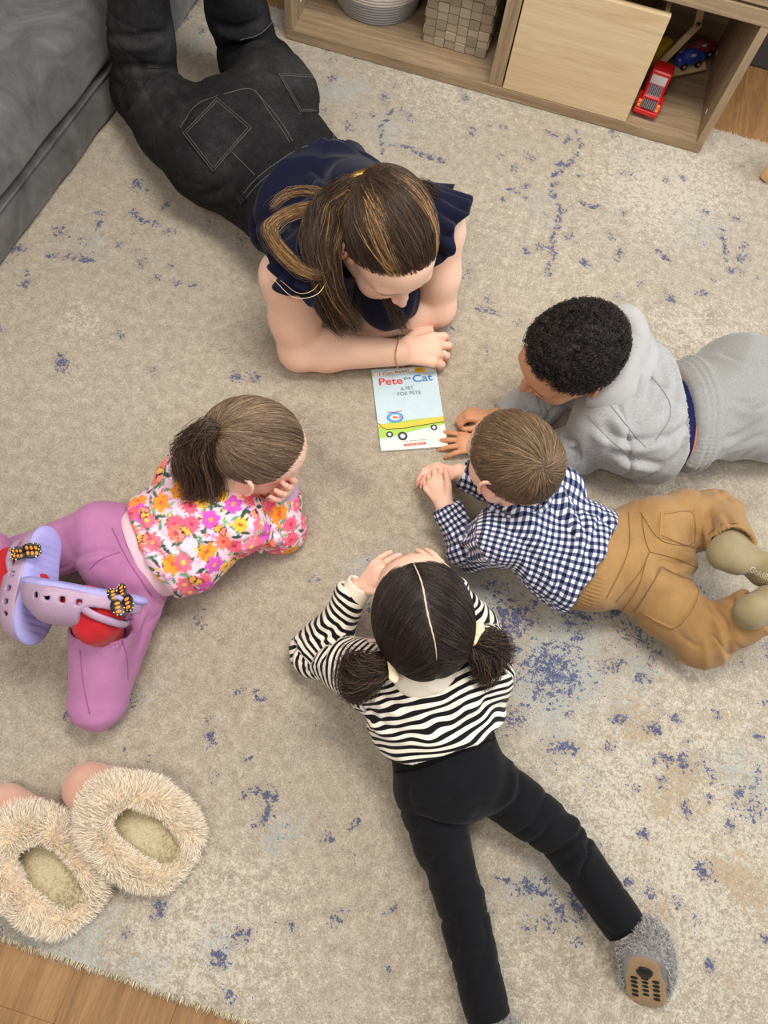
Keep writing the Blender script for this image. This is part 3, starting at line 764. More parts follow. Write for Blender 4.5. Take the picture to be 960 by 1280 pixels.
# ------------------------------------------------------------------ the girl with two pigtails in a striped top
def girl_striped():
    base = (243, 202, 180)
    root = thing('person', at(545, 900, 0), 'child with two dark pigtails in a black and white striped top, lying on front', 'person')
    S = dict(pel=at(560, 962, .085), waist=at(546, 918, .095), chest=at(531, 862, .13), neck=at(530, 822, .18), shL=at(462, 842, .135), shR=at(602, 845, .135),
             elL=at(396, 812, .035), wrL=at(446, 738, .125), elR=at(592, 788, .04), wrR=at(562, 735, .10), hipL=at(530, 985, .075), hipR=at(600, 968, .075),
             knL=at(574, 1120, .05), anL=at(611, 1272, .042), knR=at(702, 1046, .05), anR=at(782, 1160, .05))
    H = Head(at(526, 768, .235), heading(524, 772, -22, -100, .235), 6, 1.03, 4)
    f = Field()
    up = unit(V3(0, 0, 1))
    f.chain([S['pel'], S['waist'], S['chest']], [.068, .066, .070], k=.02, n=up, f=.70)
    f.cap(S['chest'], S['neck'], .06, .036, k=.03)
    f.cap(S['neck'], H.p(0, -.02, -.05), .036, .036, k=.02)
    for s in 'LR':
        f.chain([S['chest'], S['sh'+s], S['el'+s], S['wr'+s]], [.05, .034, .026, .0195], k=.015)
        f.chain([S['hip'+s], S['kn'+s], S['an'+s]], [.038, .028, .020], k=.01)
    f.cap(S['anL'], S['anL']+unit(S['anL']-S['knL'])*.08-V3(0, 0, .02), .024, .018)
    head_field(f, H, ears=False)
    dL = unit(at(482, 706, .19)-S['wrL'])
    tl, jl = hand_field(f, S['wrL']+dL*.012, dL, V3(-.55, -.2, .8), False, .108, curl=(12, 18, 12), spread=(8, 2, -3, -8), thumb=(.7, .6, -.3))
    dR = unit(at(540, 705, .14)-S['wrR'])
    tr, jr = hand_field(f, S['wrR'], dR, V3(.5, .1, .85), True, .108, curl=(15, 22, 15))
    body_mesh('body', f, .0027, root, base, H, tl+tr, joints=jl+jr, L=.108)

    # striped top
    g = Field()
    ax = unit(S['chest']-S['pel'])
    hem = at(553, 917, .10)
    g.chain([hem-ax*.03, hem+ax*.02, S['chest'], S['chest']+ax*.035+V3(0, 0, .012)], [.108, .107, .098, .066], k=.03, n=up, f=.74)
    for s in 'LR':
        g.chain([S['chest']+ax*.03, S['sh'+s], S['el'+s], S['wr'+s]], [.06, .050, .042, .030], k=.022)
    g.cut(hem, -ax+V3(0, 0, -.12), .22)
    g.cut(S['wrL']-unit(S['wrL']-S['elL'])*.006, S['wrL']-S['elL'], .045)
    g.cut(S['wrR'], S['wrR']-S['elR'], .045)
    V, F = g.mesh(.003); V = relax(V, F, 1, .4)
    N = normals(V, F)
    side = unit(np.cross(ax, up))
    V = V+N*(folds(V, ax+.5*side, .045, 3.0, 21)*.0055+folds(V, ax-.7*side, .03, 3.0, 22)*.0035)[:, None]
    for s in 'LR':
        la = unit(S['wr'+s]-S['el'+s]); wgt = np.maximum(gauss(V, S['el'+s], .06), .6*gauss(V, S['wr'+s], .04))
        V = V+N*(wgt*creases(V, la, .020, 3.0, 23)*.006)[:, None]
    V = drape(V, F, [[(457, 857), (497, 882), (535, 889)], [(579, 873), (547, 889), (510, 901)], [(454, 879), (479, 907), (516, 920)], [(610, 868), (600, 890), (575, 905)], [(398, 800), (412, 790), (430, 775)], [(404, 826), (412, 808), (436, 790)]])
    # stripe coordinate: along the spine on the trunk, along the arm on the sleeves
    st = (V-hem)@ax+.012*noise3(V*14, 5)+.006*noise3(V*30, 6)
    for s in 'LR':
        for a, b, o in ((S['sh'+s], S['el'+s], 0), (S['el'+s], S['wr'+s], np.linalg.norm(S['el'+s]-S['sh'+s]))):
            d = b-a; t = np.clip((V-a)@d/(d@d), -.25, 1.25); dist = np.linalg.norm(V-a-np.outer(t, d), axis=1)
            sel = (dist < .062) & (((V-S['chest'])@unit(S['sh'+s]-S['chest'])) > (.075 if s == 'L' else .085)) & (t > -.2) & ((t < 1.02) | (o > 0)) & ((t > .0) | (o == 0))
            st = np.where(sel, t*np.linalg.norm(d)+o+.006*noise3(V*20, 8), st)
    m = Mat('striped_jersey', (230, 226, 215), .9, .15, .1)
    w_ = m.math('PINGPONG', m.math('ADD', m.attr('stripe'), 1.0), .0068)
    b_ = m.step(w_, .0032, .0036)
    m.color(m.mix(b_, srgb(18, 18, 22), srgb(236, 230, 216))); m.bump(m.noise(900, 2), .2, .0006)
    shirt = mesh_obj('striped_top', V, F, m.m, root, attrs={'stripe': st})
    # cream inner collar and cuff
    cm = cloth('cream_jersey', (236, 226, 208), .05)
    c2 = Field()
    nb = at(531, 838, .206)
    c2.ell(nb, V3(.056, .046, .026), np.stack([side, ax, unit(np.cross(side, ax))], 1), k=.01)
    c2.ell(nb+ax*.012+V3(0, 0, .030), V3(.045, .034, .016), np.stack([side, ax, unit(np.cross(side, ax))], 1), k=.01, op='s')
    V2, F2 = c2.mesh(.0032); V2 = relax(V2, F2, 2); V2 = V2+normals(V2, F2)*(folds(V2, side, .03, 2, 4)*.003)[:, None]
    mesh_obj('inner_collar', V2, F2, cm, root, label='cream inner collar')
    la = unit(S['wrL']-S['elL'])
    c3 = Field(); c3.cap(S['wrL']-la*.02, S['wrL']+la*.016, .0285, .0265); c3.cut(S['wrL']+la*.016, la, .05); c3.cap(S['wrL'], S['wrL']+la*.06, .021, .021, op='s', k=.003)
    V2, F2 = c3.mesh(.0022); mesh_obj('cuff', V2, F2, cm, root, label='cream sleeve cuff')

    # black leggings
    t = Field()
    t.chain([hem+ax*.015, S['pel']], [.092, .098], k=.03, n=up, f=.76)
    for s in 'LR':
        t.ell(S['hip'+s]+V3(0, 0, .012)+(.012 if s == 'L' else -.01)*side, V3(.050, .054, .054), k=.022)
        mid = (S['hip'+s]+S['kn'+s])/2
        t.chain([S['hip'+s], mid, S['kn'+s], S['an'+s]], [.055, .049, .043, .037], k=.006)
    t.cut(S['anR'], S['anR']-S['knR'], .06); t.cut(S['anL'], S['anL']-S['knL'], .06)
    for s in 'LR': t.cap(S['an'+s]-unit(S['an'+s]-S['kn'+s])*.03, S['an'+s]+unit(S['an'+s]-S['kn'+s])*.05, .028, .030, op='s', k=.002)
    t.cut(hem+ax*.02, ax, .2)
    V, F = t.mesh(.0038); V = relax(V, F, 1); N = normals(V, F)
    for s in 'LR':
        la = unit(S['an'+s]-S['kn'+s]); wgt = .35+gauss(V, S['kn'+s], .07)+.8*gauss(V, S['hip'+s], .06)
        near = 1/(1+np.exp(((V-S['pel'])@side*(1 if s == 'L' else -1))/.02))
        V = V+N*(wgt*near*creases(V, la, .030, 3.0, 31+ord(s))*.0060)[:, None]
    V = drape(V, F, [[(696, 1062), (717, 1050), (741, 1042)], [(705, 1078), (725, 1062), (748, 1054)], [(650, 959), (646, 999), (611, 1026)], [(555, 1153), (583, 1137), (615, 1133)], [(570, 1181), (593, 1176), (618, 1169)], [(520, 1050), (550, 1046), (590, 1040)], [(600, 1030), (560, 1032), (520, 1020)]])
    V[:, 2] = np.maximum(V[:, 2], .001)
    bl = cloth('black_jersey', (17, 17, 21), .16, sheen=.08)
    mesh_obj('leggings', V, F, bl, root)
    bv = bvh_of(V, F)
    sm = cloth('black_stitch', (9, 9, 11), .1, sheen=0)
    for px in ([(487, 966), (520, 962), (560, 947), (600, 930), (626, 921)], [(760, 1176), (782, 1168), (800, 1156)]):
        seam_on('seam', bv, px, root, sm, .0013)
    # hair
    hm = hmesh('dark_hair_base', (26, 20, 19), (40, 30, 27))
    rad = (.079, .099, .090); cen = (0, -.012, .020)
    cap, _, _ = scalp_cap('hair', H, root, hm, rad, cen, up=.02)
    tag(cap, 'dark hair parted down the middle')
    cols = [(30, 23, 22), (42, 32, 29), (58, 44, 38), (24, 18, 17)]
    tieL = V3(-.78, -.52, -.25); tieR = V3(.80, -.50, -.22)
    st = []
    for tgt, sg in ((tieL, -1), (tieR, 1)):
        st += pulled_hair(H, rad, cen, tgt, 5200, up=.0, region=lambda U, sg=sg: (U[:, 0]*sg > .028+.02*R.random(len(U))) & ~((U[:, 1] > .62) & (U[:, 2] < .5)), jit=.07)
    hair_obj('hair_strands', st, .00040, M_HAIR, cap, tints(len(st), cols))
    # scalp showing along the parting
    P = []
    for a in np.linspace(-58, 52, 40):
        y, z = math.sin(math.radians(a)), math.cos(math.radians(a))
        P.append(H.p(.0012*math.sin(a*.11)+.0003*math.sin(a*.9), cen[1]+y*rad[1]*1.008, cen[2]+z*rad[2]*1.008))
    V, F = tube_data(P, [.0004+.0014*math.sin(math.pi*i/39)*(.85+.2*math.sin(i*1.7)) for i in range(len(P))], 6, flat=1.0)
    mesh_obj('parting', V, F, plain('scalp', (214, 190, 176), .7), cap, label='pale scalp along the parting')
    # pigtails
    def L2(u, k=1.0): return H.p(*(np.array(cen)+unit(u)*np.array(rad)*k))
    pl, pr = L2(tieL, 1.06), L2(tieR, 1.06)
    for sg, p0, ends in ((-1, pl, [at(428, 828, .20), at(422, 850, .17), at(432, 872, .15)]), (1, pr, [at(622, 802, .20), at(628, 826, .17), at(600, 858, .165)])):
        out = []
        for k, e in enumerate(ends):
            mid = (p0+e)/2+unit(H.x*sg-.4*H.y)*.016+V3(0, 0, .012)
            out += lock([p0, p0+(mid-p0)*.45+V3(0, 0, .006), mid, e+(p0-e)*.18, e], [.007, .017, .024, .019, .009], 460, curl=.004, frizz=.007, twist=2.0, seed=40+k+sg*5, short=.35)
        tail = hair_obj('pigtail', out, .00045, M_HAIR, root, tints(len(out), [(40, 30, 27), (62, 47, 40), (88, 68, 56), (26, 20, 18)]), kind=None)
        tag(tail, 'loose dark pigtail')
        wl = []
        for q in range(26):
            a = p0+R.normal(size=3)*.006
            wl.append(spline([a, a+unit(H.x*sg+R.normal(size=3)*.8)*.02, a+unit(H.x*sg*1.2-H.y*.6+R.normal(size=3)*.7)*.045], 9))
        hair_obj('flyaway_hair', wl, .0003, M_HAIR, tail, tints(len(wl), cols))
        # scrunchie-style tie with a small bow
        tm = cloth('cream_ribbon', (238, 222, 186), .06)
        dirv = unit(ends[0]-p0); e1 = unit(np.cross(dirv, V3(0, 0, 1))); e2 = np.cross(dirv, e1)
        ring = [p0+dirv*.006+(e1*math.cos(a)+e2*math.sin(a))*.0105 for a in np.linspace(0, 2*math.pi, 16, endpoint=False)]
        tie = tube('hair_tie', ring, [.0044+.0008*math.sin(i*2.3) for i in range(16)], tm, root, 8, True)
        top = p0+V3(0, 0, .016)
        for kx, (dx, dy) in enumerate([(16, 6), (4, 14)] if sg < 0 else [(6, -14), (-14, 6)]):
            e = top+(at(500+dx, 800+dy, .2)-at(500, 800, .2)); b = Field()
            b.cap(top, top+(e-top)*1.3, .0045, .0075, k=.004, n=V3(0, 0, 1), f=.6); b.cap(top+(e-top)*1.3, e+(e-top)*.55, .0075, .002, k=.004, n=V3(0, 0, 1), f=.6)
            Vb, Fb = b.mesh(.0012); mesh_obj('bow_loop', Vb, Fb, tm if not (sg > 0 and kx == 1) else plain('peach_print', (226, 160, 132), .7), tie)
    return S, root, bl
S_str, P_str, M_BLACK = girl_striped()

# ------------------------------------------------------------------ garment helpers
def seg_uv(V, a, b, upref):
    """along / around coordinates (metres) on a limb from a to b"""
    d = b-a; l = np.linalg.norm(d); d = d/l
    e = unit(np.cross(d, upref)); g = np.cross(e, d); q = V-a
    t = q@d; r = q-np.outer(t, d)
    return t, np.arctan2(r@e, r@g), np.linalg.norm(r, axis=1), l
def trunk_uv(V, c, ax, side, rad):
    q = V-c; up = np.cross(side, ax); up = up*np.sign(up[2])
    a = np.arctan2(q@side, q@up+.02)
    return a*rad, q@ax
def sock_foot(f, ank, heel, toe, up, r=.026):
    """foot in a sock from ankle to toe, up = out of the instep"""
    d = unit(toe-heel)
    f.cap(ank, heel+up*.018, r*1.0, r*.95, k=.02)
    f.cap(heel+up*.004, heel+d*.03, r*.92, r*.9, k=.02)
    m = heel+(toe-heel)*.66
    f.cap(ank+d*.01, m, r*.95, r*.95, k=.03, n=up, f=.8)
    f.cap(m, toe-d*.02, r*1.1, r*.95, k=.02, n=up, f=.62)

# ------------------------------------------------------------------ the boy in a gingham shirt
def boy_gingham():
    root = thing('person', at(720, 690, 0), 'child in a navy gingham shirt and mustard trousers, knees bent, feet raised', 'person')
    base = (244, 205, 184)
    S = dict(pel=at(808, 690, .085), waist=at(758, 692, .095), chest=at(668, 652, .125), neck=at(652, 632, .155), shL=at(622, 672, .125), shR=at(696, 612, .13),
             elL=at(588, 686, .038), wrL=at(556, 632, .072), elR=at(640, 612, .035), wrR=at(574, 591, .045), hipR=at(815, 660, .08), hipL=at(795, 722, .08),
             knR=at(893, 646, .06), anR=at(914, 684, .165), knL=at(880, 800, .06), anL=at(948, 762, .15))
    H = Head(at(641, 576, .235), heading(641, 576, -70, -80, .235), 22, .94)
    up = V3(0, 0, 1); ax = unit(S['chest']-S['pel']); ax[2] = ax[2]*.6; ax = unit(ax); side = unit(np.cross(ax, up))
    f = Field()
    f.chain([S['pel'], S['waist'], S['chest']], [.062, .062, .068], k=.02, n=up, f=.70)
    f.cap(S['chest'], S['neck'], .055, .036, k=.03); f.cap(S['neck'], H.p(0, -.02, -.05), .036, .038, k=.02)
    for s in 'LR':
        f.chain([S['chest'], S['sh'+s], S['el'+s], S['wr'+s]], [.05, .032, .026, .020], k=.015)
        f.chain([S['hip'+s], S['kn'+s], S['an'+s]], [.038, .030, .022], k=.01)
    head_field(f, H)
    dL = unit(at(534, 588, .085)-S['wrL'])
    t1, j1 = hand_field(f, S['wrL'], dL, V3(-.62, -.1, .75), False, .108, curl=(42, 48, 30), spread=(6, 2, -3, -8), thumb=(.80, .55, .25), tcurl=10)
    dR = unit(at(520, 582, .055)-S['wrR'])
    t2, j2 = hand_field(f, S['wrR'], dR, V3(.0, .65, .76), True, .108, curl=(32, 38, 25), spread=(10, 3, -4, -10), thumb=(.7, .5, -.4))
    body_mesh('body', f, .0026, root, base, H, t1+t2, joints=j1+j2, L=.108, dark=(130, 95, 70))
    # shirt
    g = Field(); hem = at(745, 702, .095)
    g.chain([hem-ax*.02, hem+ax*.045, S['chest'], S['chest']+ax*.03+V3(0, 0, .02)], [.108, .106, .090, .058], k=.03, n=up, f=.74)
    for s in 'LR': g.chain([S['chest']+ax*.02, S['sh'+s], S['el'+s], S['wr'+s]], [.055, .047, .041, .029], k=.022)
    hc = at(744, 706, .15)
    g.cut(hc, unit(at(742, 706, .15)-at(690, 678, .15)), .2)
    for s, e in (('L', .000), ('R', .004)):
        la = unit(S['wr'+s]-S['el'+s]); g.cut(S['wr'+s]-la*e, la, .045); g.cap(S['wr'+s]-la*.02, S['wr'+s]+la*.03, .0225, .024, op='s', k=.002)
    V, F = g.mesh(.003); V = relax(V, F, 1, .4); N = normals(V, F)
    V = V+N*(folds(V, ax-.55*side, .045, 2.8, 41)*.006+creases(V, ax-.9*side, .045, 3.2, 42)*.008)[:, None]
    for s in 'LR':
        la = unit(S['wr'+s]-S['el'+s]); wgt = np.maximum(gauss(V, S['el'+s], .05), .7*gauss(V, S['wr'+s], .04)); V = V+N*(wgt*folds(V, la, .02, 3, 43)*.008)[:, None]
    V = drape(V, F, [[(701, 599), (730, 657), (735, 695)], [(759, 628), (740, 676), (711, 733)], [(620, 647), (658, 685), (672, 733)], [(618, 655), (612, 680), (618, 705)], [(775, 657), (759, 705), (725, 757)], [(690, 690), (700, 725), (692, 755)], [(560, 655), (575, 668), (600, 672)], [(566, 672), (585, 690), (605, 692)]])
    U1, U2 = trunk_uv(V, hem, ax, side, .092)
    for s in 'LR':
        for a, b, o in ((S['sh'+s], S['el'+s], .003), (S['el'+s], S['wr'+s], .007)):
            t, an, r, l = seg_uv(V, a, b, up)
            sel = (r < .06) & (t > -.005) & (((V-S['chest'])@unit(S['sh'+s]-S['chest'])) > .062)
            U1 = np.where(sel, an*.04, U1); U2 = np.where(sel, t+o, U2)
    wob = .0035*noise3(V*22, 9)
    m = Mat('gingham_cotton', (220, 224, 235), .85, .2, .1)
    P_ = .0062
    def chk(u): return m.step(m.math('PINGPONG', m.math('ADD', m.attr(u), 1.0), P_), P_*.46, P_*.54)
    a_, b_ = chk('cu'), chk('cv')
    c1 = m.mix(a_, srgb(236, 238, 242), srgb(98, 106, 142)); c2 = m.mix(a_, srgb(98, 106, 142), srgb(20, 24, 50))
    m.color(m.mix(b_, c1, c2)); m.bump(m.noise(1200, 2), .15, .0005)
    mesh_obj('gingham_shirt', V, F, m.m, root, attrs={'cu': U1+wob, 'cv': U2+wob})
    bs = bvh_of(V, F)
    # collar band behind the neck
    cp = [H.p(.062, -.002, -.074), H.p(.055, -.052, -.076), H.p(.0, -.082, -.072), H.p(-.055, -.052, -.076), H.p(-.064, .000, -.078)]
    pts = spline(cp, 30); lo = np.array([p-V3(0, 0, .020)-unit(p-H.p(0, 0, -.07))*-.010 for p in pts]); Vc = []
    for p, q in zip(pts, lo): Vc += [p, (p+q)/2+unit(p-H.p(0, 0, -.07))*.004, q]
    Vc = np.array(Vc); Fc = np.array([(i*3+j, i*3+j+1, i*3+j+4, i*3+j+3) for i in range(29) for j in range(2)])
    nn = normals(Vc, Fc); o = len(Vc); V2 = np.vstack([Vc, Vc+nn*.0022])
    Fs = np.vstack([Fc[:, ::-1], Fc+o, np.array([(i*3, i*3+3, o+i*3+3, o+i*3) for i in range(29)]), np.array([(i*3+5, i*3+2, o+i*3+2, o+i*3+5) for i in range(29)])])
    aa = np.repeat(np.linspace(0, .2, 30), 3); bb_ = np.tile([0, .009, .018], 30)
    mesh_obj('shirt_collar', V2, Fs, m.m, root, attrs={'cu': np.r_[aa, aa], 'cv': np.r_[bb_, bb_]})
    # trousers
    t = Field(); wb = at(748, 690, .17); wb[2] = .09
    t.chain([wb-ax*.0, S['pel']], [.092, .098], k=.03, n=up, f=.76)
    for s, o in (('L', 1), ('R', -1)):
        t.ell(S['hip'+s]+V3(0, 0, .018), V3(.054, .052, .054), k=.03)
        mid = (S['hip'+s]+S['kn'+s])/2
        t.chain([S['hip'+s], mid, S['kn'+s], S['an'+s]], [.062, .060, .050, .043], k=.022)
    for s in 'LR':
        la = unit(S['an'+s]-S['kn'+s]); t.cut(S['an'+s], la, .065); t.cap(S['an'+s]-la*.03, S['an'+s]+la*.05, .038, .041, op='s', k=.002)
    V, F = t.mesh(.0034); V = relax(V, F, 1); N = normals(V, F)
    V = V+N*(folds(V, side, .06, 2, 51)*.004)[:, None]
    for s in 'LR':
        la = unit(S['an'+s]-S['kn'+s]); ta = unit(S['kn'+s]-S['hip'+s])
        V = V+N*((gauss(V, S['kn'+s], .06)*folds(V, la+ta*.6, .026, 3.0, 52)+.8*gauss(V, (S['hip'+s]+S['kn'+s])/2, .05)*folds(V, ta, .03, 3, 53)+.4*gauss(V, S['an'+s], .05)*folds(V, la, .025, 3, 54))*.0060)[:, None]
    for s in 'LR':
        la = unit(S['an'+s]-S['kn'+s]); ta = unit(S['kn'+s]-S['hip'+s]); V = V+N*((gauss(V, S['kn'+s], .07)+.6*gauss(V, S['hip'+s], .07))*creases(V, la+ta, .030, 3.2, 57)*.009)[:, None]
    V = drape(V, F, [[(883, 633), (888, 661), (883, 695)], [(874, 690), (888, 757), (879, 820)], [(883, 752), (907, 781), (912, 820)], [(905, 640), (915, 655), (938, 662)], [(820, 700), (850, 706), (882, 700)], [(896, 745), (920, 750), (940, 745)]], .0065, .0055); N = normals(V, F)
    # elastic back waist: fine gathers
    q = np.exp(-((V-wb)@ax/.016)**2); t_, an_, r_, l_ = seg_uv(V, wb, wb+ax, up)
    V = V+N*(q*.0016*np.sin(an_*70))[:, None]
    mu = cloth('mustard_twill', (160, 124, 80), .09, weave=1100); must = mesh_obj('trousers', V, F, mu, root)
    bt = bvh_of(V, F); st = cloth('mustard_stitch', (132, 98, 54), .1); st2 = cloth('mustard_stitch_light', (206, 164, 104), .05)
    for px in ([(802, 642), (806, 672), (812, 690)], [(812, 690), (800, 715), (770, 752)], [(812, 690), (850, 700), (884, 716)], [(800, 640), (826, 675), (868, 684)],
               [(792, 764), (812, 735), (826, 708)], [(777, 764), (797, 735), (808, 700)], [(786, 640), (785, 690), (758, 748)]):
        seam_on('seam', bt, px, root, st, .0009)
    pk, _, _ = patch_on('back_pocket', bt, [(828, 708), (876, 735), (845, 788), (795, 765)], root, mu, .0016, 16)
    pk2, _, _ = patch_on('back_pocket', bt, [(826, 640), (868, 638), (866, 684), (824, 672)], root, mu, .0016, 14)
    for px in ([(830, 711), (873, 735), (844, 784), (798, 763)], [(829, 643), (865, 642), (863, 681), (827, 670)]):
        seam_on('stitching', bt, px, root, st, .0006, .0022)
    # cuffs (hem folds) and socks
    sk = cloth('khaki_sock_knit', (150, 136, 104), .08, weave=700)
    for s, toe_px in (('R', (985, 722, .16)), ('L', (985, 752, .165))):
        la = unit(S['an'+s]-S['kn'+s]); e1 = unit(np.cross(la, up)); e2 = np.cross(la, e1)
        for off in (-.002, -.016):
            ring = [S['an'+s]+la*off+(e1*math.cos(a)+e2*math.sin(a))*(.0425 if off > -.01 else .0435) for a in np.linspace(0, 6.283, 36, endpoint=False)]
            tube('hem_fold' if off > -.01 else 'hem_stitch', ring, .0022 if off > -.01 else .0009, mu if off > -.01 else st, root, 6, True)
        sf = Field(); toe = at(*toe_px)
        if s == 'R': heel = at(905, 697, .185); u_ = unit(V3(.1, .75, -.35))
        else: heel = at(944, 758, .185); u_ = unit(V3(-.2, -.6, -.6))
        sock_foot(sf, S['an'+s]-la*.025, heel, toe, u_, .028)
        Vs, Fs = sf.mesh(.0026); Vs = relax(Vs, Fs, 1); Ns = normals(Vs, Fs); Vs = Vs+Ns*(folds(Vs, toe-heel, .02, 3, 61)*.0012)[:, None]
        so = mesh_obj('sock', Vs, Fs, sk, root)
        if s == 'R':
            bs2 = bvh_of(Vs, Fs)
            lettering('GoldBug', bs2, (936, 714), (966, 729), 11, plain('sock_print', (214, 204, 180), .8), so, 'sock_lettering')
    # hair: swirl from the whorl, fringe swept forward
    hm = hmesh('brown_hair_base', (74, 58, 46), (98, 79, 62))
    rad = (.0785, .098, .089); cen = (0, -.012, .020)
    cap, _, _ = scalp_cap('hair', H, root, hm, rad, cen, up=.05)
    tag(cap, 'short light brown hair with a whorl at the crown')
    wl = H.loc(at(666, 578, .30))-np.array(cen); wl = unit(wl/np.array(rad))
    U = sph(14000); U = U[hair_mask(U, .03)][:9500]; st_ = []
    for a in U:
        dang = math.acos(max(-1, min(1, a@wl)))
        away = unit(a-wl*(a@wl)+1e-6); tang = np.cross(wl, away)
        sw = .75*math.exp(-dang/.5)
        dirn = away*math.cos(sw)+tang*math.sin(sw)
        dirn = dirn+V3(0, .25, -.1)+R.normal(size=3)*.09
        dirn = unit(dirn-a*(a@dirn)); ln = (.16+.26*R.random())*(1.25 if a[2] > .3 else .75)
        n = 7; t = np.linspace(0, 1, n); P = slerp_path(a, unit(a+dirn*ln*1.6), n)
        lift = 1+.05*np.sin(t*2.2)*R.random()+.012*R.random()+.02*np.exp(-dang/.25)*t
        Lc = np.array(cen)+P*np.array(rad)*lift[:, None]
        st_.append((Lc*H.s)@H.M.T+H.c)
    cl = tints(len(st_), [(122, 99, 76), (136, 111, 86), (158, 134, 106), (98, 78, 61)], [.35, .35, .15, .15], .09)
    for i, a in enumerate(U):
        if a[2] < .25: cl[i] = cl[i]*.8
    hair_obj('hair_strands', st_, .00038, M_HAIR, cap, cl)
    return S, root
def lettering(txt, bvh, p0, p1, hpx, mat, parent, name):
    """flat lettering laid on a curved surface between two pixels"""
    cu = bpy.data.curves.new('t', 'FONT'); cu.body = txt; cu.size = 1; cu.resolution_u = 3
    to = bpy.data.objects.new('t', cu); scene.collection.objects.link(to)
    dg = bpy.context.evaluated_depsgraph_get(); me = bpy.data.meshes.new_from_object(to.evaluated_get(dg))
    bpy.data.objects.remove(to)
    V = np.array([v.co[:] for v in me.vertices]); Fp = [tuple(p.vertices) for p in me.polygons]
    w0, w1 = V[:, 0].min(), V[:, 0].max()
    d = np.array(p1, float)-np.array(p0); L = np.linalg.norm(d); d /= L; nrm = np.array([d[1], -d[0]])
    out = []
    for v in V:
        px = np.array(p0)+d*((v[0]-w0)/(w1-w0)*L)+nrm*v[1]*hpx
        q, _ = drop(bvh, px[0], px[1], .0006)
        out.append(q if q is not None else (out[-1] if out else CAM))
    return mesh_obj(name, np.array(out), Fp, mat, parent, smooth=False)
boy_gingham()

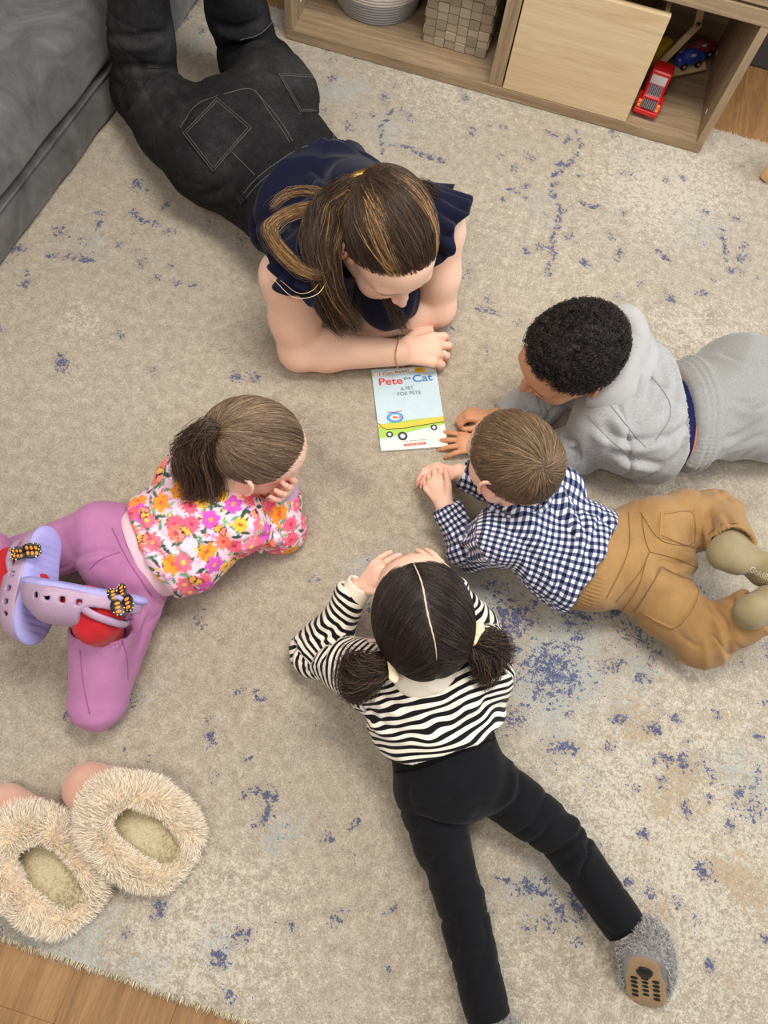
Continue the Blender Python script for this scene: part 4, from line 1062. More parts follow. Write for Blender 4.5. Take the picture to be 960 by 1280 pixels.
# ------------------------------------------------------------------ the boy in the grey hooded top
def boy_grey():
    root = thing('person', at(800, 500, 0), 'child with short dark curls in a grey hooded sweatshirt and grey sweatpants', 'person')
    base = (206, 154, 118)
    S = dict(pel=at(915, 498, .09), waist=at(875, 497, .10), chest=at(785, 482, .135), neck=at(748, 462, .17), shL=at(755, 528, .13), shR=at(752, 440, .14),
             elL=at(716, 566, .04), wrL=at(612, 555, .032), elR=at(672, 505, .035), wrR=at(618, 522, .03), hipL=at(925, 530, .085), hipR=at(920, 468, .085),
             knL=at(1050, 545, .06), knR=at(1040, 470, .06), anL=at(1150, 560, .05), anR=at(1150, 480, .05))
    H = Head(at(711, 446, .25), heading(716, 440, -95, 34, .25), 26, 1.0, 6)
    up = V3(0, 0, 1); ax = unit(S['chest']-S['pel']); ax[2] *= .5; ax = unit(ax); side = unit(np.cross(ax, up))
    f = Field()
    f.chain([S['pel'], S['waist'], S['chest']], [.068, .056, .070], k=.02, n=up, f=.66)
    f.cap(S['chest'], S['neck'], .06, .038, k=.03); f.cap(S['neck'], H.p(0, -.02, -.05), .038, .040, k=.02)
    for s in 'LR':
        f.chain([S['chest'], S['sh'+s], S['el'+s], S['wr'+s]], [.05, .034, .028, .021], k=.015)
        f.chain([S['hip'+s], S['kn'+s], S['an'+s]], [.055, .04, .028], k=.02)
    head_field(f, H)
    dL = unit(at(556, 553, .016)-S['wrL'])
    t1, j1 = hand_field(f, S['wrL'], dL, V3(-.05, .05, 1), False, .122, curl=(8, 14, 10), spread=(16, 3, -6, -16), thumb=(.45, .75, -.35), fat=.9)
    dR = unit(at(585, 517, .03)-S['wrR'])
    t2, j2 = hand_field(f, S['wrR'], dR, V3(.1, .45, .88), True, .118, curl=(50, 70, 45), spread=(4, 1, -2, -5), thumb=(.7, .4, -.5), fat=.9)
    body_mesh('body', f, .0027, root, base, H, t1+t2, joints=j1+j2, L=.12, pink=(176, 116, 92), blush=(190, 118, 88), lip=(160, 88, 80), dark=(50, 36, 30), b=.4)
    # hoodie
    g = Field(); hem = at(846, 496, .19); hem[2] = .10
    g.chain([hem-ax*.01, hem+ax*.055, S['chest'], S['chest']+ax*.04+V3(0, 0, .02)], [.126, .124, .104, .07], k=.03, n=up, f=.78)
    for s in 'LR': g.chain([S['chest']+ax*.02, S['sh'+s], S['el'+s], S['wr'+s]], [.07, .056, .047, .030], k=.03)
    hl = at(812, 566, .05); g.ell(hl, V3(.075, .050, .05), k=.06)
    g.cut(hem, unit(-ax+side*.12+V3(0, 0, -.10)), .25)
    for s in 'LR':
        la = unit(S['wr'+s]-S['el'+s]); g.cut(S['wr'+s]-la*.01, la, .05)
    V, F = g.mesh(.0034); V = relax(V, F, 1); N = normals(V, F)
    V = V+N*(folds(V, ax-.5*side, .085, 2.8, 71, False)*.008+creases(V, ax-.45*side, .075, 4.5, 72, .13)*.009+creases(V, ax+.25*side, .07, 4, 74, .12)*.005)[:, None]
    for s in 'LR':
        la = unit(S['wr'+s]-S['el'+s]); V = V+N*((gauss(V, S['el'+s], .07))*creases(V, la, .034, 3, 73)*.012)[:, None]
    V = drape(V, F, [[(874, 465), (869, 508), (855, 532), (835, 551)], [(831, 441), (845, 470), (843, 499), (831, 522)], [(761, 561), (766, 542), (754, 527)], [(740, 530), (768, 546), (807, 551), (835, 542)], [(700, 540), (718, 556), (716, 580)], [(768, 561), (797, 575), (831, 582)], [(858, 545), (850, 565), (830, 580)], [(800, 440), (812, 470), (808, 500)], [(672, 496), (684, 508), (690, 520)]], .009, .0085)
    m = Mat('grey_marl_fleece', (176, 176, 174), .95, .1, .3)
    mm = m.noise(150, 4, .8, m.mapped((1, 5, 1), (0, 0, .5))); m2 = m.noise(20, 3)
    m.color(m.mix(m2, m.ramp(mm, [(.34, srgb(118, 120, 123)), (.5, srgb(158, 160, 162)), (.66, srgb(190, 192, 194))]), srgb(164, 165, 167))); m.bump(m.noise(700, 2), .3, .0008)
    mesh_obj('hooded_sweatshirt', V, F, m.m, root); bh = bvh_of(V, F)
    rib = m.m
    # drop-shoulder seams
    sm = cloth('grey_seam', (138, 140, 142), .05)
    for px in ([(758, 500), (790, 540), (808, 560)], [(735, 520), (765, 552), (800, 575)], [(795, 450), (830, 490), (838, 520), (820, 550)]): seam_on('seam', bh, px, root, sm, .0009)
    # hood lying behind the neck: outer roll and pale lining
    lin = cloth('pale_hood_lining', (172, 172, 173), .05, weave=500)
    hp = [at(738, 500, .19), at(764, 484, .205), at(786, 455, .22), at(793, 424, .235), at(786, 400, .245), at(772, 390, .25)]
    hf = Field(); hs = spline(hp, 16); hr = np.interp(np.linspace(0, 1, 16), [0, .3, .6, .85, 1], [.010, .020, .024, .020, .010])
    hf.chain(list(hs), list(hr), k=.02)
    hs2 = spline([at(744, 508, .165), at(778, 490, .18), at(800, 455, .185), at(800, 420, .20)], 10); hf.chain(list(hs2), [.012, .026, .028, .016], k=.03)
    Vh, Fh = hf.mesh(.0034); Vh = relax(Vh, Fh, 8, .6); Nh = normals(Vh, Fh); Vh = Vh+Nh*(creases(Vh, V3(.3, 1, 0), .08, 3, 75, .15)*.002)[:, None]
    mesh_obj('hood', Vh, Fh, lin, root, label='pale lined hood')
    # boxers band, then sweatpants
    uw = Field(); wb = at(872, 500, .19); wb[2] = .098
    uw.chain([wb+ax*.05-V3(0, 0, .004), wb-ax*.02-V3(0, 0, .004)], [.106, .108], k=.02, n=up, f=.76); uw.cut(wb+ax*.024+V3(0, 0, .05), ax, .2); uw.cut(wb-ax*.02, -ax, .2)
    Vu, Fu = uw.mesh(.003)
    d_ = (Vu-wb)@ax
    bm_ = Mat('boxer_band', (30, 36, 84), .8, .15); 
    bm_.color(bm_.mix(bm_.step(bm_.attr('d'), .007, .0075), srgb(222, 122, 66), srgb(28, 32, 78)))
    mesh_obj('underwear_band', Vu, Fu, bm_.m, root, attrs={'d': d_}, label='navy underwear band with orange edge')
    t = Field()
    t.chain([wb-ax*.002, S['pel']], [.110, .122], k=.03, n=up, f=.78)
    for s in 'LR':
        t.ell(S['hip'+s]+V3(0, 0, .02), V3(.06, .06, .058), k=.04)
        t.chain([S['hip'+s], S['kn'+s], S['an'+s]], [.085, .066, .05], k=.03)
    t.cut(wb-ax*.001, ax, .25)
    V, F = t.mesh(.0042); V = relax(V, F, 1); N = normals(V, F)
    V = V+N*(folds(V, ax+.9*side, .07, 2.6, 81)*.006+creases(V, ax+.9*side, .07, 3.0, 82)*.010*(((V-wb)@ax) < -.05))[:, None]
    V = drape(V, F, [[(902, 551), (925, 544), (955, 525)], [(910, 560), (931, 551), (957, 540)], [(900, 440), (925, 450), (955, 455)], [(915, 500), (935, 505), (958, 500)]], .009, .007); N = normals(V, F)
    dd = (V-wb)@ax; q = (dd > -.042)
    t_, an_, r_, l_ = seg_uv(V, wb, wb-ax, up)
    V = V+N*(q*(.0035+.0016*np.sin(dd/.0138*2*math.pi)+.0012*np.sin(an_*80)))[:, None]
    mp = Mat('grey_marl_sweatpants', (160, 160, 156), .95, .1, .3)
    mn = mp.noise(150, 4, .8, mp.mapped((5, 1, 1), (0, 0, .3))); mp.color(mp.ramp(mn, [(.3, srgb(126, 127, 125)), (.5, srgb(146, 147, 145)), (.7, srgb(162, 163, 161))])); mp.bump(mp.noise(700, 2), .3, .0008)
    mesh_obj('sweatpants', V, F, mp.m, root)
    sk = cloth('white_sock_knit', (214, 212, 206), .06)
    for s in 'LR':
        la = unit(S['an'+s]-S['kn'+s]); f3 = Field(); hl = S['an'+s]+la*.04+V3(0, 0, .028); sock_foot(f3, S['an'+s]-la*.03, hl, hl+la*.13-V3(0, 0, .055), V3(0, 0, -1), .028)
        Vk, Fk = f3.mesh(.0045); mesh_obj('sock', Vk, Fk, sk, root)
    # tight dark curls
    hm = hmesh('black_hair_base', (22, 18, 17), (34, 28, 26)); rad = (.0855, .104, .096); cen = (0, -.012, .022)
    cap, Vc, Fc = scalp_cap('hair', H, root, hm, rad, cen, up=.02, bump=.004)
    tag(cap, 'short tightly curled dark hair')
    U = sph(4200); U = U[hair_mask(U, .0)][:3000]; st = []
    for a in U:
        p = np.array(cen)+a*np.array(rad)*(.985+.02*R.random())
        n = 15; t = np.linspace(0, 1, n); rr = .0022+.0022*R.random(); turns = 1.4+1.3*R.random(); ph = R.random()*6.28
        nr = unit(a/np.array(rad)); e1 = unit(np.cross(nr, R.normal(size=3))); e2 = np.cross(nr, e1)
        axd = unit(nr*.55+e1*R.normal()*.8+e2*R.normal()*.8); b1 = unit(np.cross(axd, V3(.3, .5, .8))); b2 = np.cross(axd, b1)
        P = p+np.outer(t*.009, axd)+rr*(np.outer(np.cos(ph+t*turns*6.28), b1)+np.outer(np.sin(ph+t*turns*6.28), b2))
        st.append((P*H.s)@H.M.T+H.c)
    hair_obj('hair_curls', st, .00055, M_HAIR, cap, tints(len(st), [(26, 21, 20), (40, 32, 30), (66, 54, 50), (16, 13, 13)], [.4, .3, .08, .22]), tip=.7)
    return S, root
boy_grey()

# ------------------------------------------------------------------ the girl in the flowered top
def flower_colors(U, T, seed=5):
    """printed flowers, leaves and butterflies: colour per vertex from along/around coordinates in metres"""
    rg = np.random.default_rng(seed)
    C = np.tile(np.array(srgb(244, 206, 222)[:3]), (len(U), 1))
    X = np.c_[U, T]; lo, hi = X.min(0), X.max(0)
    def put(w, c): C[w] = np.array(srgb(*c)[:3])
    def grid(sp, jit):
        out = []
        for a in np.arange(lo[0], hi[0], sp):
            for b in np.arange(lo[1], hi[1], sp): out.append((a+rg.normal()*sp*jit, b+rg.normal()*sp*jit))
        rg.shuffle(out); return out
    for c in grid(.016, .3):                                            # leaves
        an = rg.random()*6.28; q = X-np.array(c); s = q@np.array([math.cos(an), math.sin(an)]); t = q@np.array([-math.sin(an), math.cos(an)])
        L = .009+.004*rg.random(); put((np.abs(s) < L) & (np.abs(t) < .0032*(1-(s/L)**2)), [(70, 110, 84), (134, 186, 150), (48, 84, 70), (108, 158, 130)][rg.integers(4)])
    for c in grid(.021, .35):                                           # small blossoms
        q = X-np.array(c); r = np.linalg.norm(q, axis=1); a = np.arctan2(q[:, 1], q[:, 0])
        put(r < .0042*(.75+.35*np.cos(5*a+rg.random()*6)), [(226, 132, 196), (238, 120, 150), (250, 196, 120), (206, 120, 214)][rg.integers(4)]); put(r < .0012, (250, 214, 90))
    for i, c in enumerate(grid(.036, .22)):                             # large flowers
        q = (X-np.array(c))/1.28; r = np.linalg.norm(q, axis=1); a = np.arctan2(q[:, 1], q[:, 0]); ph = rg.random()*6.28
        k = int(rg.choice(6, p=[.24, .2, .14, .1, .2, .12])); col, ctr, n, R0 = [((240, 104, 132), (206, 52, 84), 12, .0125), ((218, 92, 196), (240, 170, 70), 6, .0135), ((246, 158, 60), (226, 104, 60), 6, .0135), ((250, 196, 74), (196, 110, 50), 9, .0105), ((242, 118, 140), (250, 206, 96), 8, .0125), ((248, 130, 110), (216, 60, 90), 10, .012)][k]
        w = r < R0*(.72+.30*np.abs(np.cos(n*.5*a+ph)))
        put(w, col); put(w & (np.abs(np.sin(n*.5*a+ph+1.57)) < .16) & (r > .004), tuple(int(x*.84) for x in col)); put(r < .003, ctr)
    for c in grid(.085, .25):                                           # butterflies
        an = rg.random()*6.28; q = X-np.array(c); s = q@np.array([math.cos(an), math.sin(an)]); t = q@np.array([-math.sin(an), math.cos(an)])
        for sg in (-1, 1):
            e = ((t*sg-.0062)/.0062)**2+((s-.002)/.0062)**2; e2 = ((t*sg-.0045)/.0045)**2+((s+.0052)/.0045)**2
            w = np.minimum(e, e2); put(w < 1, (62, 40, 44)); put(w < .68, (248, 186, 82) if rg.random() < .7 else (246, 150, 130))
        put((np.abs(t) < .0011) & (np.abs(s) < .007), (50, 34, 38))
    return C
def girl_pink():
    root = thing('person', at(200, 680, 0), 'child with a brown ponytail in a flowered top and mauve trousers, chin on hands', 'person')
    base = (244, 204, 184)
    S = dict(pel=at(158, 690, .085), waist=at(198, 685, .095), chest=at(258, 638, .125), neck=at(276, 612, .16), shR=at(300, 655, .135), shL=at(235, 600, .135),
             elR=at(352, 662, .035), wrR=at(357, 603, .135), elL=at(300, 540, .03), wrL=at(345, 545, .12), hipR=at(178, 722, .08), hipL=at(128, 665, .08),
             knR=at(122, 878, .055), anR=at(127, 778, .15), knL=at(-62, 738, .055), anL=at(-20, 700, .15))
    H = Head(at(316, 560, .235), heading(309, 562, 100, -4, .235), 38, .96)
    up = V3(0, 0, 1); ax = unit(S['chest']-S['pel']); ax[2] *= .6; ax = unit(ax); side = unit(np.cross(ax, up))
    f = Field()
    f.chain([S['pel'], S['waist'], S['chest']], [.062, .062, .068], k=.02, n=up, f=.70)
    f.cap(S['chest'], S['neck'], .055, .036, k=.03); f.cap(S['neck'], H.p(0, -.02, -.05), .036, .038, k=.02)
    for s in 'LR':
        f.chain([S['chest'], S['sh'+s], S['el'+s], S['wr'+s]], [.05, .032, .026, .019], k=.015)
        f.chain([S['hip'+s], S['kn'+s], S['an'+s]], [.038, .030, .022], k=.01)
    head_field(f, H)
    dR = unit(H.p(.050, .082, -.035)+V3(.02, -.004, .015)-S['wrR'])
    t1, j1 = hand_field(f, S['wrR'], dR, V3(.8, -.5, .2), True, .106, curl=(16, 26, 20), spread=(8, 2, -4, -9), thumb=(.8, .5, -.35))
    dL = unit(H.p(-.056, .07, -.03)-S['wrL'])
    t2, j2 = hand_field(f, S['wrL'], dL, V3(.3, .8, .2), False, .106, curl=(14, 22, 18))
    body_mesh('body', f, .0026, root, base, H, t1+t2, joints=j1+j2, L=.106, dark=(120, 92, 70))
    # top
    g = Field(); hem = at(196, 686, .10)
    g.chain([hem-ax*.0, hem+ax*.045, S['chest'], S['chest']+ax*.03+V3(0, 0, .02)], [.092, .100, .090, .058], k=.03, n=up, f=.80)
    for s in 'LR': g.chain([S['chest']+ax*.02, S['sh'+s], S['el'+s], S['wr'+s]], [.055, .048, .040, .026], k=.022)
    g.cut(hem, -ax, .2)
    for s in 'LR':
        la = unit(S['wr'+s]-S['el'+s]); g.cut(S['wr'+s]-la*.028, la, .05)
    V, F = g.mesh(.0025); V = relax(V, F, 1, .4); N = normals(V, F)
    t_, an_, r_, l_ = seg_uv(V, hem, hem+ax, up)
    V = V+N*(folds(V, ax+.25*side, .030, 3.2, 91)*.0055*np.exp(-np.maximum(t_, 0)/.06)+folds(V, ax-.6*side, .05, 2.5, 92)*.006)[:, None]
    for s in 'LR':
        la = unit(S['wr'+s]-S['el'+s]); V = V+N*((gauss(V, S['el'+s], .05))*folds(V, la, .018, 3, 93)*.005)[:, None]
        mid = .55*S['sh'+s]+.45*S['el'+s]; da = unit(S['el'+s]-S['sh'+s])        # ruffle round the sleeve
        rf = np.exp(-((V-mid)@da/.008)**2)*(np.linalg.norm(V-mid, axis=1) < .075)*(((V-S['chest'])@unit(S['sh'+s]-S['chest'])) > .05)
        q = seg_uv(V, S['sh'+s], S['el'+s], up)[1]
        V = V+N*(rf*(.006+.004*np.sin(q*17)))[:, None]
    V = drape(V, F, [[(167, 637), (187, 678), (225, 720)], [(179, 624), (200, 666), (237, 703)], [(287, 687), (317, 674), (352, 668)], [(270, 670), (262, 690), (250, 708)], [(300, 640), (318, 652), (330, 662)]])
    U1, U2 = trunk_uv(V, hem, ax, side, .095)
    for s in 'LR':
        for a, b, o in ((S['sh'+s], S['el'+s], .4), (S['el'+s], S['wr'+s], .6)):
            t, an, r, l = seg_uv(V, a, b, up); sel = (r < .06) & (t > -.005) & (((V-S['chest'])@unit(S['sh'+s]-S['chest'])) > .07)
            U1 = np.where(sel, an*.042, U1); U2 = np.where(sel, t+o, U2)
    C = flower_colors(U1, U2)
    m = Mat('flowered_jersey', (240, 200, 215), .9, .15, .1); m.color(m.attr('print', 'Color')); m.bump(m.noise(900, 2), .15, .0005)
    mesh_obj('flowered_top', V, F, m.m, root, attrs={'print': C})
    pk = cloth('pale_pink_rib', (238, 204, 216), .04, weave=400)
    hb = Field(); hb.chain([hem+ax*.006, hem-ax*.034], [.097, .088], k=.01, n=up, f=.82); hb.cut(hem+ax*.008, ax, .2); hb.cut(hem-ax*.030, -ax, .2)
    Vh, Fh = hb.mesh(.003); Vh = relax(Vh, Fh, 2, .5); mesh_obj('hem_band', Vh, Fh, pk, root, label='pale pink ribbed hem')
    lc = cloth('lilac_rib', (214, 178, 212), .04, weave=400)
    for s in 'LR':
        la = unit(S['wr'+s]-S['el'+s]); c3 = Field(); c3.cap(S['wr'+s]-la*.036, S['wr'+s]+la*.012, .0275, .0235); c3.cut(S['wr'+s]+la*.01, la, .05); c3.cap(S['wr'+s]-la*.01, S['wr'+s]+la*.05, .0205, .021, op='s', k=.002)
        V2, F2 = c3.mesh(.002); n2 = normals(V2, F2); q = seg_uv(V2, S['el'+s], S['wr'+s], up)[1]; V2 = V2+n2*(.0005*np.sin(q*34))[:, None]
        mesh_obj('sleeve_cuff', V2, F2, lc, root, label='lilac ribbed cuff')
    # trousers
    t = Field(); wb = hem-ax*.012
    t.chain([wb, S['pel']], [.082, .090], k=.03, n=up, f=.80)
    for s in 'LR':
        t.ell(S['hip'+s]+V3(0, 0, .018), V3(.050, .050, .052), k=.03)
        mid = (S['hip'+s]+S['kn'+s])/2
        t.chain([S['hip'+s], mid, S['kn'+s], S['an'+s]], [.054, .050, .046, .054], k=.012)
    for s in 'LR':
        la = unit(S['an'+s]-S['kn'+s]); t.cut(S['an'+s]-la*.012, la, .058); t.cap(S['an'+s]-la*.05, S['an'+s]-la*.010, .042, .050, op='s', k=.0015)
    t.cut(wb+ax*.012, ax, .2)
    V, F = t.mesh(.0034); V = relax(V, F, 1); N = normals(V, F)
    V = V+N*(folds(V, ax, .05, 2.4, 95)*.002)[:, None]
    for s in 'LR':
        la = unit(S['an'+s]-S['kn'+s]); ta = unit(S['kn'+s]-S['hip'+s]); mid = .7*S['hip'+s]+.3*S['kn'+s]
        V = V+N*((gauss(V, mid, .05)*creases(V, ta, .026, 3.2, 96)+.5*gauss(V, S['kn'+s], .06)*folds(V, la, .03, 3, 97)+.6*gauss(V, S['an'+s], .045)*folds(V, unit(np.cross(la, up)), .03, 3, 98))*.0085)[:, None]
    V = drape(V, F, [[(179, 757), (162, 787), (150, 816)], [(183, 737), (192, 752), (199, 760)], [(188, 765), (178, 790), (172, 815)], [(90, 700), (120, 690), (150, 690)]])
    mv = cloth('mauve_jersey', (184, 122, 168), .06); mesh_obj('trousers', V, F, mv, root); bt = bvh_of(V, F)
    sm = cloth('mauve_seam', (156, 92, 146), .05)
    for px in ([(150, 690), (125, 700), (112, 712)], [(160, 850), (158, 820), (152, 800)], [(100, 812), (104, 850), (112, 892)], [(140, 660), (160, 700), (190, 745)]): seam_on('seam', bt, px, root, sm, .0009)
    # socks and clogs
    red = cloth('red_sock_knit', (186, 34, 42), .12, weave=500)
    cam_d = V3(0, 0, 1)
    for s in 'RL':
        la = unit(S['an'+s]-S['kn'+s])
        if s == 'R':
            n = unit(V3(-.12, .94, .22)); tw = unit(at(45, 735, .21)-at(165, 742, .21)); heel = at(152, 734, .225); toe = at(66, 738, .235)
        else:
            n = unit(V3(.86, .20, .30)); tw = unit(at(64, 785, .23)-at(58, 690, .23)); heel = at(46, 698, .175); toe = at(58, 760, .185)
        tw = unit(tw-n*(tw@n))
        sole_c = (heel+toe)/2
        sf = Field(); hh = sole_c-tw*.036-n*.028; tt = sole_c+tw*.038-n*.022
        sock_foot(sf, S['an'+s]-la*.03, hh, tt, -n, .028); sf.chain([S['an'+s]-la*.07, S['an'+s]-la*.0, hh-n*.03+tw*.012], [.033, .034, .030], k=.012)
        V2, F2 = sf.mesh(.0028); V2 = relax(V2, F2, 1); n2 = normals(V2, F2); V2 = V2+n2*(folds(V2, la, .014, 3, 99)*.0016)[:, None]
        mesh_obj('sock', V2, F2, red, root, label='red knitted sock')
        clog(sole_c, tw, -n, root, s)
    # hair
    hm = hmesh('light_brown_hair_base', (84, 66, 52), (108, 88, 70)); rad = (.079, .098, .090); cen = (0, -.012, .020)
    cap, cV, cF = scalp_cap('hair', H, root, hm, rad, cen, up=-.07)
    tag(cap, 'light brown hair combed back to a ponytail')
    q_, _ = drop(bvh_of(cV, cF), 269, 541); tl = H.loc(q_ if q_ is not None else at(266, 541, .285))-np.array(cen); tgt = unit(tl/np.array(rad))
    st = pulled_hair(H, rad, cen, tgt, 9000, up=-.10, jit=.06)
    cols = [(104, 84, 66), (132, 110, 88), (158, 134, 108), (78, 60, 48)]
    hair_obj('hair_strands', st, .00038, M_HAIR, cap, tints(len(st), cols, [.4, .3, .12, .18], .09))
    tp = H.p(*(np.array(cen)+tgt*np.array(rad)*1.05)); out = []
    for k, e in enumerate([at(236, 628, .19), at(262, 632, .18), at(222, 600, .19)]):
        mid = tp*.55+e*.45+V3(-.012, 0, .022)
        out += lock([tp, tp+unit(tp-H.c)*.016, mid, e*.8+tp*.2, e], [.007, .015, .023, .021, .011], 620, curl=.003, frizz=.006, twist=1.2, seed=60+k, short=.3)
    tail = hair_obj('ponytail', out, .00045, M_HAIR, root, tints(len(out), [(72, 54, 42), (96, 74, 58), (124, 100, 78), (52, 38, 30)], [.4, .3, .1, .2]), kind=None); tag(tail, 'darker brown ponytail')
    wl = []
    for q in range(45):
        a = H.p(*(np.array(cen)+unit(V3(R.normal()*.7, .3+.5*R.random(), .5+.4*R.random()))*np.array(rad)*1.01))
        o = unit(a-H.c+R.normal(size=3)*.05); s_ = unit(H.y+R.normal(size=3)*.8)
        wl.append(spline([a, a+o*.006+s_*.012, a+o*.010+s_*.028], 8))
    hair_obj('flyaway_hair', wl, .00022, M_HAIR, cap, tints(len(wl), cols))
    e1, e2 = H.M@V3(1, 0, 0), unit(np.cross(unit(tp-H.c), H.M@V3(1, 0, 0)))
    o_ = unit(tp-H.c); ring = [tp+o_*.006+(unit(e1-o_*(e1@o_))*math.cos(a)+e2*math.sin(a))*.0105 for a in np.linspace(0, 6.283, 16, endpoint=False)]
    tube('hair_tie', ring, [.0045+.0007*math.sin(i*2.1) for i in range(16)], cloth('dark_brown_tie', (44, 34, 30), .1), root, 8, True)
    cl = Field(); a, b = at(222, 582, .235), at(232, 563, .245)
    cl.cap(a, b, .010, .008, k=.004, n=unit(CAM-a), f=.4); Vc, Fc = cl.mesh(.0014); mesh_obj('hair_clip', Vc, Fc, plain('coral_clip', (226, 122, 116), .45), root, label='coral pink hair clip')
    return S, root
def clog(c, fwd, up, root, s):
    """foam clog: c = middle of the sole, fwd towards the toe, up from sole to foot"""
    K = 1.13; side = np.cross(fwd, up); M = np.stack([side, fwd, up], 1)
    P = lambda x, y, z: c+M@V3(x, y, z)
    lil = Mat('lilac_clog_foam', (178, 148, 178), .38, .5); g_ = lil.noise(900, 2, .8)
    lil.color(lil.mix(lil.step(g_, .55, .75), srgb(168, 140, 168), srgb(216, 192, 212))); lil.bump(g_, .25, .0006)
    lav = cloth('lavender_sole_foam', (168, 164, 222), .06, sheen=0)
    # outsole: grooved slab
    o = Field()
    o.chain([P(0, -.056, .004), P(0, -.01, .004), P(.002, .045, .004), P(0, .060, .004)], [.034, .036, .040, .035], k=.003, n=up, f=.30)
    o.cut(P(0, 0, -.004), -up, .3)
    for y in np.arange(-.066, .085, .0105): o.cap(P(-.05, y, -.0055), P(.05, y+.006, -.0055), .0030, .0030, op='s', k=.001)
    V, F = o.mesh(.002); V = c+(V-c)*K; so = mesh_obj('clog_sole', V, F, lav, root, label='lavender grooved clog sole')
    # upper: shell with a heel opening and vents
    u = Field()
    sp = [P(0, -.050, .012), P(0, 0, .017), P(.002, .038, .015), P(0, .056, .010)]
    u.chain(sp, [.034, .037, .041, .034], k=.02, n=up, f=.96)
    u.chain(sp, [.0295, .0325, .0365, .0295], k=.0008, n=up, f=.96, op='s')
    u.box(P(0, -.072, .060), V3(.06, .064, .036), M, r=.018, op='s', k=.004)
    u.cut(P(0, -.0, .004), -up, .3)
    for sx in (-1, 1):
        for i, y in enumerate((-.006, .016, .036, .053)):
            w = .0040 if i < 3 else .003
            u.box(P(sx*(.037-.002*i*(i > 1)), y, .020), V3(.014, w, .0042), M, r=.001, op='s', k=.001)
    for (x, y) in ((-.010, .030), (.006, .028), (-.002, .041), (.014, .040), (-.015, .044), (.005, .052)): u.cap(P(x, y, .03), P(x, y+.012, .085), .0026, .0026, op='s', k=.001)
    V, F = u.mesh(.0021); V = relax(V, F, 1, .3); V = c+(V-c)*K; mesh_obj('clog_upper', V, F, lil.m, root, label='glittery lilac clog with vents')
    # raised rim round the collar, heel strap and rivet
    rim = spline([P(-.0365, -.016, .020), P(-.034, -.008, .032), P(-.022, -.006, .044), P(0, -.005, .050), P(.022, -.006, .044), P(.034, -.008, .032), P(.0365, -.016, .020)], 30); tube('collar_band', list(c+(rim-c)*K), .0032, lil.m, root, 7)
    stp = spline([P(-.034, -.004, .024), P(-.036, -.030, .034), P(-.022, -.058, .040), P(0, -.066, .041), P(.022, -.058, .040), P(.036, -.030, .034), P(.034, -.004, .024)], 36)
    stp = c+(stp-c)*K
    Vs, Fs = tube_data(list(stp), .0065, 8, flat=.45); mesh_obj('heel_strap', Vs, Fs, lil.m, root)
    # butterfly charm on the strap side towards the ceiling
    sx = 1 if (M@V3(1, 0, 0))[2] > 0 else -1
    bc = P(sx*.036, -.016, .036)+V3(0, 0, .004); view = unit(V3(.3, -.25, 1)); e1 = unit(np.cross(view, fwd)); e2 = np.cross(e1, view)
    if s == 'L': bc = at(30, 690, .235); e1, e2 = unit(at(60, 684, .25)-at(20, 692, .25)), None; e2 = unit(np.cross(view, e1)); tilt = .45
    else: bc = at(150, 748, .262); e1 = unit(at(157, 775, .25)-at(140, 735, .25)); e2 = unit(np.cross(view, e1)); tilt = .75
    blk = plain('black_enamel', (20, 18, 20), .35, .5); org = plain('orange_enamel', (238, 146, 46), .35, .5); wht = plain('white_dots', (244, 238, 210), .4); yel = plain('yellow_dots', (250, 214, 70), .4)
    base = None
    for wing, (dx, dy, rx, ry) in enumerate([(.013, .011, .016, .0145), (-.010, .010, .013, .012), (.013, -.011, .016, .0145), (-.010, -.010, .013, .012)]):
        wf = Field(); cc = bc+e1*dx+e2*dy*tilt+view*.001
        Mw = np.stack([e1, unit(e2+view*(.35 if dy > 0 else -.2)), np.cross(e1, unit(e2+view*(.35 if dy > 0 else -.2)))], 1)
        wf.ell(cc, V3(rx, ry*max(tilt, .6), .0022), Mw); Vw, Fw = wf.mesh(.0012)
        w_ = mesh_obj('butterfly_charm', Vw, Fw, blk, root, label='black and orange butterfly charm')
        for k in range(3):
            q = cc+Mw@V3((k-1)*rx*.42, -ry*.1*(k-1), .0016); bf = Field(); bf.ell(q, V3(rx*.17, ry*.42*max(tilt, .6), .0016), Mw); Vb, Fb = bf.mesh(.0008); mesh_obj('wing_panel', Vb, Fb, org, w_)
        for k in range(5):
            a = -1.2+k*.6+(0 if dx > 0 else math.pi); q = cc+Mw@V3(math.cos(a)*rx*.84, math.sin(a)*ry*.84*max(tilt, .6), .0012); bf = Field(); bf.ell(q, V3(.0012, .0012, .0012)); Vb, Fb = bf.mesh(.0006); mesh_obj('wing_dot', Vb, Fb, (wht, yel)[k % 2], w_)
    tube('rivet', [bc-view*.006, bc-view*.001], .006, lav, root, 14)
girl_pink()

